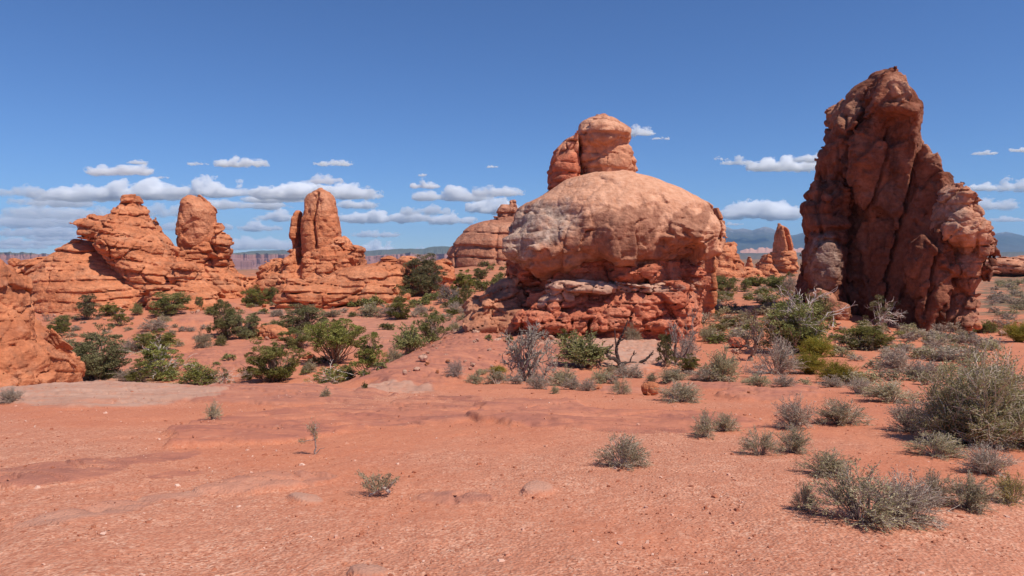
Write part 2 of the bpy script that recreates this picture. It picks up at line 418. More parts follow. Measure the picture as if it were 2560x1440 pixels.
# ------------------------------------------------------------------ rock: solids blended from turned and rounded bodies, weathered by noise, then skinned
VOX = 0.85                                          # 1 = finest
class Loft:
    def __init__(s, D, rows, ry=None, ratio=0.8, p=2.3, shear=0.0, yc=0.0, sm=3, zfix=None):
        rows = sorted(rows, key=lambda r: r[0])
        zz, xl, xr, rr, yy = [], [], [], [], []
        for r in rows:
            d = D
            def xs(px):
                a, _ = ray(px, r[0]); return a * D
            a, b = xs(r[1]), xs(r[2])
            if shear:
                m = s.xm = (ray(max(r_[1] for r_ in rows), r[0])[0] + ray(max(r_[2] for r_ in rows), r[0])[0]) / 2 * D if not hasattr(s, 'xm') else s.xm
                a, b = [q * (D - shear * m) / (1 - q * shear) for q in (ray(r[1], r[0])[0], ray(r[2], r[0])[0])]
            zz.append(at((r[1] + r[2]) / 2, r[0], D)[2]); xl.append(a); xr.append(b)
            w = (b - a) / 2
            rr.append(r[3] if len(r) > 3 and r[3] else (ry if ry else max(w * ratio, .15)))
            yy.append(r[4] if len(r) > 4 else yc)
        xl = np.array(xl, float); xr = np.array(xr, float); rr = np.array(rr, float); yy = np.array(yy, float)
        th = np.linspace(0, 2 * pi, 49); cc = np.sign(np.cos(th)) * np.abs(np.cos(th)) ** (2 / p); ss = np.sign(np.sin(th)) * np.abs(np.sin(th)) ** (2 / p)
        wl = np.array([r[1] for r in rows], float); wr = np.array([r[2] for r in rows], float); zq = np.array(zz)
        if zfix:                                  # the near and far ends of a slanting wall stand at other depths than its middle
            pr = np.array([r[0] for r in rows], float)
            wl, wr = [np.interp(640 - (640 - pr) * D / np.clip(D + shear * (q - s.xm), *zfix), pr, w) for q, w in ((xl, wl), (xr, wr))]
        if not shear: rr = np.minimum(rr, np.maximum((xr - xl) * .5, .1) * .75 / np.maximum(np.abs((xl + xr) / 2 / D), .05))
        for _ in range(8):                        # fit each section so that its outline has the width it is seen with
            cx = (xl + xr) / 2; rx = np.maximum((xr - xl) / 2, .02)
            X = cx[:, None] + rx[:, None] * cc; Y = D + yy[:, None] + rr[:, None] * ss + (shear * (X - s.xm) if shear else 0)
            P = 1280 + F_PX * X / (ct * Y - st * (zq[:, None] - EYE))
            xl += (wl - P.min(1)) * D / F_PX * .8; xr += (wr - P.max(1)) * D / F_PX * .8
            xr = np.maximum(xr, xl + .04)
        zz = np.array(zz)[::-1]
        s.zs = np.linspace(zz[0], zz[-1], 220)
        def sm_(v):
            v = np.interp(s.zs, zz, np.array(v)[::-1])
            if sm:
                k = np.exp(-0.5 * (np.arange(-3 * sm, 3 * sm + 1) / sm) ** 2); k /= k.sum()
                v = np.convolve(np.pad(v, 3 * sm, 'edge'), k, 'valid')
            return v
        s.cx = sm_((np.array(xl) + np.array(xr)) / 2); s.rx = np.maximum(sm_((np.array(xr) - np.array(xl)) / 2), .03)
        s.ry = sm_(rr); s.yc = sm_(yy); s.D = D; s.p = p; s.sh = shear
        if shear: s.xm0 = s.xm
        s.zt, s.zb = s.zs[-1], s.zs[0]
    def bounds(s):
        e = abs(s.sh) * s.rx.max()
        return ((s.cx - s.rx).min(), (s.cx + s.rx).max(), s.D + (s.yc - s.ry).min() - e, s.D + (s.yc + s.ry).max() + e, s.zb, s.zt)
    def f(s, x, y, z):
        zc = np.clip(z, s.zb, s.zt)
        cx = np.interp(zc, s.zs, s.cx).astype(f4); rx = np.interp(zc, s.zs, s.rx).astype(f4)
        ry = np.interp(zc, s.zs, s.ry).astype(f4); yc = np.interp(zc, s.zs, s.yc).astype(f4)
        v = y - s.D - yc
        if s.sh: v = v - s.sh * (x - s.xm0)
        q = (np.abs((x - cx) / rx) ** s.p + np.abs(v / ry) ** s.p + 1e-9) ** (1 / s.p)
        f = (q - 1) * np.minimum(rx, ry / (1 + abs(s.sh) * .6))
        return np.maximum(f, np.maximum(z - s.zt, s.zb - z))
class Ell:
    def __init__(s, px, py, D, rx, ry, rz, yaw=0, roll=0, p=2.0, pitch=0):
        s.c = at(px, py, D); k = m_per_px(D)
        s.r = (rx * k, ry, rz * k); s.yaw, s.roll, s.pitch, s.p = yaw, roll, pitch, p
    def bounds(s):
        m = max(s.r) * 1.05 if (s.yaw or s.roll or s.pitch) else None
        a, b, c = s.r if m is None else (m, m, m)
        return (s.c[0] - a, s.c[0] + a, s.c[1] - b, s.c[1] + b, s.c[2] - c, s.c[2] + c)
    def f(s, x, y, z):
        x = x - f4(s.c[0]); y = y - f4(s.c[1]); z = z - f4(s.c[2])
        if s.yaw:
            c, n = cos(s.yaw), sin(s.yaw); x, y = c * x + n * y, -n * x + c * y
        if s.roll:
            c, n = cos(s.roll), sin(s.roll); x, z = c * x + n * z, -n * x + c * z
        if s.pitch:
            c, n = cos(s.pitch), sin(s.pitch); y, z = c * y + n * z, -n * y + c * z
        q = (np.abs(x / s.r[0]) ** s.p + np.abs(y / s.r[1]) ** s.p + np.abs(z / s.r[2]) ** s.p + 1e-9) ** (1 / s.p)
        return (q - 1) * min(s.r)

def union(comps, x, y, z, k):
    f = None
    for c in comps:
        g = c.f(x, y, z)
        if f is None: f = g
        else:
            h = np.clip(.5 + .5 * (g - f) / k, 0, 1).astype(f4)
            f = g + (f - g) * h - k * h * (1 - h)
    return f.astype(f4)

def weather(x, y, z, S, seed):
    d = np.zeros(len(x), f4)
    o = seed * 13.7
    for (sc_, amp, oc) in S.get('fbm', ()):
        d += amp * fbm(x * sc_ + o, y * sc_, z * sc_, oc)
    for (sc_, amp, oc) in S.get('ridge', ()):        # rounded lobes with creased joints between
        d += amp * (np.abs(fbm(x * sc_ + o, y * sc_, z * sc_ * 1.2, oc)) * 2.4 - .35)
    for (lam, amp, wamp, wsc, lat, tx, ty) in S.get('strata', ()):
        w = wamp * fbm(x * wsc + o, y * wsc, z * wsc * .6 + 4, 3)
        s = (z + tx * x + ty * y + w) / lam + o
        s = s + .35 * pn(s * .45, 0.3 * np.ones_like(s), o * np.ones_like(s))   # beds of unequal thickness
        i = np.floor(s); t = s - i
        prot = pn(x * lat + i * 7.31, y * lat - i * 3.3, i * 11.7 + o)
        edge = sstep(0, .12, t) * (1 - .35 * t * t * t)          # undercut below, rounded above
        cut_ = np.exp(-(np.minimum(t, 1 - t) / .055) ** 2) * sstep(-.25, .35, pn(x * lat * 1.7 + i * 3.1, y * lat * 1.7, i * 5.7 + o))
        d += amp * (prot * .9 + edge * .85 - .6 - .55 * cut_)
    for (sx, sy, sz, groove, gw, bulge) in S.get('cells', ()):
        wx = .35 * fbm(x * sx * .8 + o, y * sy * .8, z * sz * .8, 2)
        f1, f2, idv, tl = cell(x * sx + wx + o, y * sy + wx, z * sz + wx)
        e = f2 - f1
        d += bulge * (.7 * (idv - .5) + .8 * tl) - groove * (1 - sstep(0, gw, e))
    if 'zmod' in S:                                   # smooth where the wind polishes the top, rough where the flank spalls
        za, zb, ka, kb = S['zmod']
        d *= ka + (kb - ka) * sstep(0, 1, (za - z) / (za - zb))
    for (x0, y0, x1, y1, D, w, dep) in S.get('cracks', ()):
        a, b = at(x0, y0, D), at(x1, y1, D)
        tt = (z - a[2]) / (b[2] - a[2])
        xx = a[0] + (b[0] - a[0]) * tt + .35 * w * 3 * fbm(z * .5 / max(w, .2) * .3 + o, 0 * z + 2, 0 * z, 3)
        g = np.exp(-((x - xx) / w) ** 2) * sstep(-.08, .06, tt) * (1 - sstep(.94, 1.08, tt))
        if S.get('crack_front', True): g = g * (1 - sstep(D + 2, D + 5, y))
        d -= dep * g
    return d

def surface_nets(Fv, org, h):
    ins = Fv < 0
    n = np.array(Fv.shape)
    c = ins[:-1, :-1, :-1].astype(np.int8)
    sm = c.copy(); sm[:] = 0
    for i in (0, 1):
        for j in (0, 1):
            for k in (0, 1):
                sm += ins[i:n[0] - 1 + i, j:n[1] - 1 + j, k:n[2] - 1 + k]
    act = np.argwhere((sm > 0) & (sm < 8))
    idx = np.full(tuple(n - 1), -1, np.int32)
    idx[act[:, 0], act[:, 1], act[:, 2]] = np.arange(len(act))
    cs = [(i, j, k) for i in (0, 1) for j in (0, 1) for k in (0, 1)]
    val = np.stack([Fv[act[:, 0] + i, act[:, 1] + j, act[:, 2] + k] for i, j, k in cs], 1)
    acc = np.zeros((len(act), 3), f4); cnt = np.zeros(len(act), f4)
    for a in range(8):
        for b in range(a + 1, 8):
            pa, pb = np.array(cs[a]), np.array(cs[b])
            if abs(pa - pb).sum() != 1: continue
            va, vb = val[:, a], val[:, b]
            m = (va < 0) != (vb < 0)
            t = np.where(m, va / np.where(m, va - vb, 1), 0)
            acc += m[:, None] * (pa + t[:, None] * (pb - pa)); cnt += m
    V = org + (act + acc / cnt[:, None]) * h
    faces = []
    for ax in range(3):
        sl0 = [slice(1, -1)] * 3; sl1 = [slice(1, -1)] * 3
        sl0[ax] = slice(0, -1); sl1[ax] = slice(1, None)
        A = ins[tuple(sl0)]; B = ins[tuple(sl1)]
        e = np.argwhere(A != B)
        s = A[e[:, 0], e[:, 1], e[:, 2]]
        p = e + 1; p[:, ax] = e[:, ax]
        u, v = [(1, 2), (2, 0), (0, 1)][ax]
        q = []
        for du, dv in ((-1, -1), (0, -1), (0, 0), (-1, 0)):
            t = p.copy(); t[:, u] += du; t[:, v] += dv
            q.append(idx[t[:, 0], t[:, 1], t[:, 2]])
        q = np.stack(q, 1)
        q[~s] = q[~s][:, ::-1]
        faces.append(q)
    return V, np.concatenate(faces)

def up3(Fc, ax):
    n = Fc.shape[ax]
    i = np.arange((n - 1) * 3 + 1); a = np.minimum(i // 3, n - 2); t = ((i - a * 3) / 3).astype(f4)
    sh = [1, 1, 1]; sh[ax] = -1
    t = t.reshape(sh)
    return np.take(Fc, a, ax) * (1 - t) + np.take(Fc, a + 1, ax) * t

def solid(base, detail, lo, hi, h, band):
    nc = np.ceil((hi - lo) / (3 * h)).astype(int) + 2
    g = [(lo[i] + np.arange(nc[i]) * 3 * h).astype(f4) for i in range(3)]
    X, Y, Z = np.meshgrid(*g, indexing='ij')
    Fc = threaded(base, X.ravel(), Y.ravel(), Z.ravel()).reshape(X.shape)
    Ff = up3(up3(up3(Fc, 0), 1), 2)
    bi = np.argwhere(np.abs(Ff) < band)
    P = (lo + bi * h).astype(f4)
    Ff[bi[:, 0], bi[:, 1], bi[:, 2]] = threaded(lambda a, b, c: base(a, b, c) - detail(a, b, c), P[:, 0], P[:, 1], P[:, 2])
    for ax in range(3):                               # keep it closed at the box walls
        sl = [slice(None)] * 3
        for e in (0, -1):
            sl[ax] = e; Ff[tuple(sl)] = np.maximum(Ff[tuple(sl)], .01)
    return surface_nets(Ff, lo, h)

def rock(name, comps, D, mat, S, parent=None, loc=None, vpx=3.0, k=0.6, band=0.9, seed=1, paint=(), cut=(), zmin=None, label=None, cat=None, group=None):
    h = vpx * m_per_px(D) / VOX
    B = np.array([c.bounds() for c in comps])
    lo = B[:, [0, 2, 4]].min(0) - band; hi = B[:, [1, 3, 5]].max(0) + band
    if zmin is not None: lo[2] = max(lo[2], zmin)
    def base(x, y, z):
        wz = S.get('warp')
        if wz:
            x = x + wz[1] * fbm(x * wz[0] + seed, y * wz[0], z * wz[0], 2); y = y + wz[1] * fbm(x * wz[0] + 31 + seed, y * wz[0], z * wz[0], 2)
        f = union(comps, x, y, z, k)
        for c, kk in cut:
            gg = -c.f(x, y, z); hh = np.clip(.5 - .5 * (f - gg) / kk * -1, 0, 1).astype(f4)
            f = np.maximum(f, gg)
        return f
    rs = np.random.RandomState(seed)                  # weathering neither swells nor shrinks the body
    q = [np.concatenate([(lo[i] + rs.rand(6000) * (hi[i] - lo[i]))]).astype(f4) for i in range(3)]
    near = np.abs(base(*q)) < band * 1.5
    mean = float(weather(q[0][near], q[1][near], q[2][near], S, seed).mean()) if near.sum() > 50 else 0.0
    V, Q = solid(base, lambda a, b, c: weather(a, b, c, S, seed) - mean, lo, hi, h, band)
    V, Q = biggest(V, Q)
    if loc is None and parent is not None: lc = np.array(parent.location)
    elif loc is None: lc = np.array([(V[:, 0].min() + V[:, 0].max()) / 2, (V[:, 1].min() + V[:, 1].max()) / 2, V[:, 2].min()])
    else: lc = loc
    o = mesh_obj(name, V, Q, mat, parent=parent, loc=lc)
    px, py = proj(V[:, 0], V[:, 1], V[:, 2])
    if paint:
        w1 = fbm(V[:, 0] * 1.1, V[:, 1] * 1.1, V[:, 2] * .8, 6, .62); w2 = fbm(V[:, 0] * .3 + 9, V[:, 1] * .3, V[:, 2] * .3, 2)
    ch = {}
    for (a, b, rx, ry, rot, c, e, amt) in paint:
        dx = px - a; dy = py - b; cr, sr = cos(rot), sin(rot)
        q = np.sqrt(((cr * dx + sr * dy) / rx) ** 2 + ((-sr * dx + cr * dy) / ry) ** 2) + .45 * w1 + .3 * w2
        ch[c] = np.maximum(ch.get(c, 0), amt * (1 - sstep(1 - e, 1 + e, q)))
    for c in ('pale', 'varn', 'grey'):
        if c in ch: attr(o, c, ch[c])
    if label: tag(o, label, cat or "rock formation", group)
    return o

def biggest(V, Q):
    """drop crumbs that float free of the main body"""
    n = len(V); lab = np.arange(n)
    E = np.concatenate([Q[:, [0, 1]], Q[:, [1, 2]], Q[:, [2, 3]], Q[:, [3, 0]]])
    for _ in range(400):
        m = np.minimum(lab[E[:, 0]], lab[E[:, 1]])
        new = lab.copy()
        np.minimum.at(new, E[:, 0], m); np.minimum.at(new, E[:, 1], m)
        new = new[new]; new = new[new]
        if (new == lab).all(): break
        lab = new
    u, c = np.unique(lab, return_counts=True)
    keep = lab == u[c.argmax()]
    mp = np.cumsum(keep) - 1
    return V[keep], mp[Q[keep[Q[:, 0]]]]

def rock_mat(name, ramp4, band=1.2, bandamt=.6, varn=.25, varncol=(.16, .07, .045), scale=1.0, mott=.5, bump=.6, dust=.25, dustcol=(.56, .29, .185), fine=1.0):
    t = NT(name)
    co = t.co
    w = t.noise(t.map((.22 * scale,) * 3), 1, 3)
    wv = t.mix(.5 / scale * .5, co, t.n("ShaderNodeTexNoise").outputs["Color"], 'LINEAR_LIGHT') if False else co
    bands = t.noise(t.map((.10 * scale, .10 * scale, band), vec=co), 1, 5, .62, .6)
    blot = t.noise(t.map((.45 * scale,) * 3), 1, 6, .62)
    f = t.mix(bandamt, blot, bands)
    col = t.ramp(f, [(.32, ramp4[0]), (.45, ramp4[1]), (.55, ramp4[2]), (.70, ramp4[3])])
    m = t.noise(t.map((2.6 * scale,) * 3), 1, 7, .68)
    col = t.mix(mott, col, t.mix(1.0, col, t.ramp(m, [(.30, .52), (.5, 1.0), (.72, 1.5)]), 'MULTIPLY'))
    ds = t.ramp(t.noise(t.map((.9 * scale, .9 * scale, 1.4 * scale), loc=(4, 8, 1)), 1, 8, .7), [(.52, 0.), (.66, 1.)])
    col = t.mix(t.math('MULTIPLY', ds, dust), col, dustcol)
    st_ = t.noise(t.map((.8 * scale, .8 * scale, .16 * scale), loc=(3, 1, 7)), 1, 7, .66)
    va = t.math('MULTIPLY', t.ramp(st_, [(.53, 0.), (.63, 1.)]), varn)
    col = t.mix(va, col, varncol)
    brk = t.ramp(t.noise(t.map((1.6 * scale, 1.6 * scale, .9 * scale), loc=(1, 5, 2)), 1, 7, .7), [(.36, .55), (.56, 1.)])
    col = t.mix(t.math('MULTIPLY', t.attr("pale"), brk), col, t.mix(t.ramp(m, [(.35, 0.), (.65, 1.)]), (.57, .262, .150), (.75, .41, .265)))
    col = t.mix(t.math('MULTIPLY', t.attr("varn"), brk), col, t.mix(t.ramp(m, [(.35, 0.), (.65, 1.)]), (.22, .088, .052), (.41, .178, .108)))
    col = t.mix(t.math('MULTIPLY', t.attr("grey"), brk), col, t.mix(t.ramp(m, [(.35, 0.), (.65, 1.)]), (.23, .15, .115), (.56, .41, .325)))
    h1 = t.noise(t.map((2.2 * scale,) * 3), 1, 10, .66)
    h2 = t.noise(t.map((1.2 * scale, 1.2 * scale, 7 * scale)), 1, 6, .6)
    h3 = t.voro(t.map((5 * scale,) * 3), 1)
    h = t.math('ADD', t.math('ADD', h1, t.math('MULTIPLY', h2, .35)), t.math('MULTIPLY', h3, .12 * fine))
    return t.out(col, t.bump(h, bump, .35 / scale))
# ------------------------------------------------------------------ rock materials
M_CAP = rock_mat("pale_cap_sandstone", [(.33, .125, .068), (.50, .205, .112), (.60, .275, .158), (.68, .345, .21)], band=.6, bandamt=.3, varn=.75, varncol=(.31, .130, .076), mott=.5, bump=.6)
M_PED = rock_mat("crumbling_red_sandstone", [(.36, .098, .052), (.53, .158, .084), (.62, .205, .112), (.72, .33, .205)], band=2.0, bandamt=.5, varn=.25, mott=.65, bump=.9, dust=.4, dustcol=(.58, .30, .20))
M_FIN = rock_mat("dark_red_sandstone", [(.115, .040, .024), (.20, .066, .036), (.28, .098, .054), (.38, .155, .09)], band=.6, bandamt=.3, varn=.6, varncol=(.07, .034, .026), mott=.6, bump=.8)  # varnished fin rock, darkened further so the colour carries the face's shade
M_SHO = rock_mat("sunlit_shoulder_sandstone", [(.24, .082, .046), (.38, .138, .076), (.48, .20, .118), (.58, .29, .19)], band=.8, bandamt=.35, varn=.6, varncol=(.13, .058, .04), mott=.6, bump=.8)  # same rock for the sunlit parts; its lighter tone is painted light
M_LEFT = rock_mat("orange_sandstone", [(.37, .114, .050), (.54, .182, .082), (.63, .235, .112), (.72, .33, .18)], band=1.1, bandamt=.6, varn=.4, scale=.62, mott=.6, bump=.8, dust=.4, dustcol=(.62, .33, .20))
M_FAR = rock_mat("far_banded_sandstone", [(.32, .12, .068), (.44, .175, .10), (.50, .22, .13), (.60, .32, .21)], band=.8, bandamt=.75, varn=.35, scale=.4, mott=.5, bump=.7, dust=.3)
M_NEAR = rock_mat("near_orange_sandstone", [(.36, .112, .052), (.50, .17, .078), (.57, .21, .10), (.64, .28, .15)], band=.8, bandamt=.4, varn=.3, scale=1.0, mott=.55, bump=.7, dust=.35)
M_PALE = rock_mat("pale_slab_sandstone", [(.40, .20, .13), (.52, .29, .20), (.60, .36, .26), (.68, .45, .34)], band=1.0, bandamt=.3, varn=.15, mott=.45, bump=.6)

# ------------------------------------------------------------------ the balanced rock
def balanced_rock():
    D = 50
    root = empty("balanced_rock", stand(1510, D), "balanced rock, a wide pale cap with two knobs on a crumbling red foot", "rock formation")
    cap = Loft(D, [(436, 1470, 1560, 3), (447, 1420, 1615, 4), (456, 1388, 1650, 4.6), (468, 1370, 1688, 5.0), (485, 1351, 1726, 5.5), (500, 1328, 1753, 5.9), (514, 1303, 1776, 6.2), (531, 1294, 1782, 6.5), (552, 1285, 1788, 6.8),
                   (577, 1278, 1791, 7.0), (604, 1277, 1784, 7.0, -.1), (622, 1280, 1768, 6.7, -.2), (638, 1284, 1748, 6.3, -.3), (650, 1276, 1720, 5.8, -.4), (662, 1290, 1670, 5.2, -.5), (674, 1315, 1600, 4.2, -.7), (686, 1330, 1540, 3.0, -.9)], p=2.25)
    rock("cap", [cap, Ell(1690, 590, 46.8, 85, 3.0, 58, roll=-.15), Ell(1376, 612, 46.4, 84, 2.6, 60), Ell(1560, 585, 45.2, 120, 2.2, 60), Ell(1352, 636, 46, 60, 2.6, 44), Ell(1610, 635, 46.4, 100, 3.0, 34, roll=.12)], D, M_CAP,
         dict(warp=(.16, .5), zmod=(at(1500, 470, D)[2], at(1500, 600, D)[2], .38, 1.1), fbm=[(.3, .18, 4), (1.4, .13, 5)], ridge=[(.24, .40, 3)], strata=[(1.7, .07, .8, .2, .25, 0, 0), (.45, .04, .3, .3, .3, 0, 0)], cells=[(.27, .27, .24, .10, .05, .50), (.8, .8, .6, .05, .05, .22)]),
         root, k=.8, seed=3, vpx=2.6, cut=[(Ell(1490, 668, 43.5, 62, 2.6, 26), .3)],
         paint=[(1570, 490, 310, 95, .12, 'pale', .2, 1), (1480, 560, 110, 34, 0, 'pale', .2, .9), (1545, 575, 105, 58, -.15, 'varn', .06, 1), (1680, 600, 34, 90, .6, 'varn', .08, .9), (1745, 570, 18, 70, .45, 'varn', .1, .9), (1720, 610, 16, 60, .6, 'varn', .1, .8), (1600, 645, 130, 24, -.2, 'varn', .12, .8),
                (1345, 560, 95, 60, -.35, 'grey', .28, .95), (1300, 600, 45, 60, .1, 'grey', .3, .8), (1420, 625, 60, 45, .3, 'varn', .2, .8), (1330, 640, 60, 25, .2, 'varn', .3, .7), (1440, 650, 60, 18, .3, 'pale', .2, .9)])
    kr = Loft(D, [(290, 1496, 1522), (294, 1480, 1536), (302, 1463, 1550), (314, 1453, 1562), (328, 1449, 1571), (346, 1449, 1579), (358, 1451, 1577), (364, 1455, 1573), (372, 1456, 1579), (386, 1454, 1586), (408, 1453, 1592), (425, 1455, 1592), (440, 1455, 1588), (458, 1450, 1580)], ratio=.92, p=2.3, sm=2)
    rock("tall_knob", [kr, Ell(1507, 336, D - 1, 56, 1.5, 36)], D, M_CAP, dict(warp=(.3, .15), fbm=[(.8, .12, 5)], ridge=[(.45, .25, 3)], strata=[(1.1, .10, .35, .3, .4, .06, 0)], cells=[(.5, .5, .5, .10, .1, .15)]), root, k=.35, seed=5, vpx=2.4, band=.6,
         paint=[(1510, 320, 62, 34, 0, 'pale', .25, .9), (1490, 340, 40, 16, 0, 'varn', .3, .6)])
    kl = Loft(D, [(343, 1432, 1448), (350, 1414, 1466), (360, 1404, 1461), (377, 1386, 1463), (390, 1381, 1464), (403, 1378, 1465), (422, 1376, 1466), (440, 1375, 1466), (470, 1372, 1466)], ry=2.0, p=2.5, yc=.3, sm=2)
    rock("short_knob", [kl], D, M_PED, dict(warp=(.3, .12), fbm=[(.9, .10, 5)], strata=[(.8, .16, .3, .4, .5, .05, 0)], cells=[(.6, .6, .6, .16, .12, .2)], cracks=[(1447, 340, 1452, 470, D, .12, .6)]), root, k=.3, seed=8, vpx=2.4, band=.7,
         paint=[(1420, 360, 40, 20, 0, 'pale', .3, .6)])
    ped = Loft(D, [(630, 1285, 1735, 5.2), (650, 1283, 1744, 5.4), (672, 1278, 1742, 5.5), (700, 1282, 1744, 5.7), (722, 1284, 1750, 6.0), (742, 1282, 1746, 6.4), (765, 1274, 1751, 6.8), (790, 1262, 1752, 7.1), (826, 1235, 1748, 7.4), (860, 1200, 1752, 7.6), (890, 1190, 1752, 7.6)], p=2.6)
    ledge = [Ell(1465, 715, 44.3, 82, 1.5, 15, roll=-.02, p=2.6), Ell(1400, 742, 44.7, 60, 1.4, 18, roll=.35), Ell(1640, 722, 44.5, 60, 1.3, 14, p=2.5)]
    blocks = [Ell(1620, 775, 44.1, 52, 1.6, 42, p=2.8, roll=.1), Ell(1690, 770, 44.7, 38, 1.6, 60, p=2.6), Ell(1660, 820, 43.9, 55, 1.5, 30, p=2.4, roll=-.3), Ell(1500, 790, 43.7, 80, 1.5, 32, p=2.4), Ell(1420, 815, 43.5, 70, 1.6, 28, p=2.4), Ell(1350, 800, 44.2, 60, 1.6, 40, p=2.3, roll=.2), Ell(1725, 705, 46.2, 25, 1.4, 40), Ell(1590, 690, 44.7, 60, 1.5, 25, p=2.2)]
    rock("foot", [ped] + blocks, D, M_PED,
         dict(warp=(.3, .35), fbm=[(.6, .16, 4), (2.2, .10, 4)], strata=[(.75, .20, .5, .3, .45, -.05, .05), (.32, .07, .2, .5, .8, -.05, 0)], cells=[(.62, .62, .75, .22, .14, .42), (1.5, 1.5, 1.9, .08, .15, .16)]),
         root, k=.35, seed=9, vpx=2.6, band=1.0, cut=[(Ell(1335, 705, 44.4, 52, 2.6, 38), .3), (Ell(1312, 740, 44.6, 24, 2.2, 34), .3)],
         paint=[(1740, 712, 20, 10, .6, 'pale', .3, .8), (1650, 722, 40, 10, .1, 'pale', .3, .8), (1700, 720, 14, 8, 0, 'grey', .3, .7)])
    rock("ledge", ledge, D, M_PALE, dict(warp=(.5, .15), fbm=[(1.2, .14, 5)], strata=[(.4, .10, .2, .5, .6, .1, 0)], cells=[(.8, .8, .9, .12, .12, .15)]), root, k=.3, seed=12, vpx=2.4, band=.6)
    apron = [Ell(1240, 775, 47, 66, 2.4, 44, p=2.6, roll=.25), Ell(1268, 735, 48, 46, 2.0, 30, p=2.4, roll=.5), Ell(1205, 800, 47, 40, 2.4, 45, p=2.3), Ell(1290, 810, 45.5, 70, 2.0, 40, p=2.3), Ell(1222, 822, 46, 60, 2.6, 30), Ell(1250, 722, 48.5, 28, 1.2, 14, roll=.6)]
    rock("side_block", apron, D, M_CAP, dict(warp=(.3, .3), fbm=[(.7, .20, 5)], strata=[(.7, .12, .5, .4, .5, -.2, .05)], cells=[(.6, .6, .7, .16, .12, .3), (1.6, 1.6, 1.6, .05, .12, .08)]), root, k=.5, seed=15, vpx=2.6,
         paint=[(1200, 830, 50, 20, 0, 'varn', .3, .7), (1290, 760, 40, 30, 0, 'varn', .4, .5)])
    return root

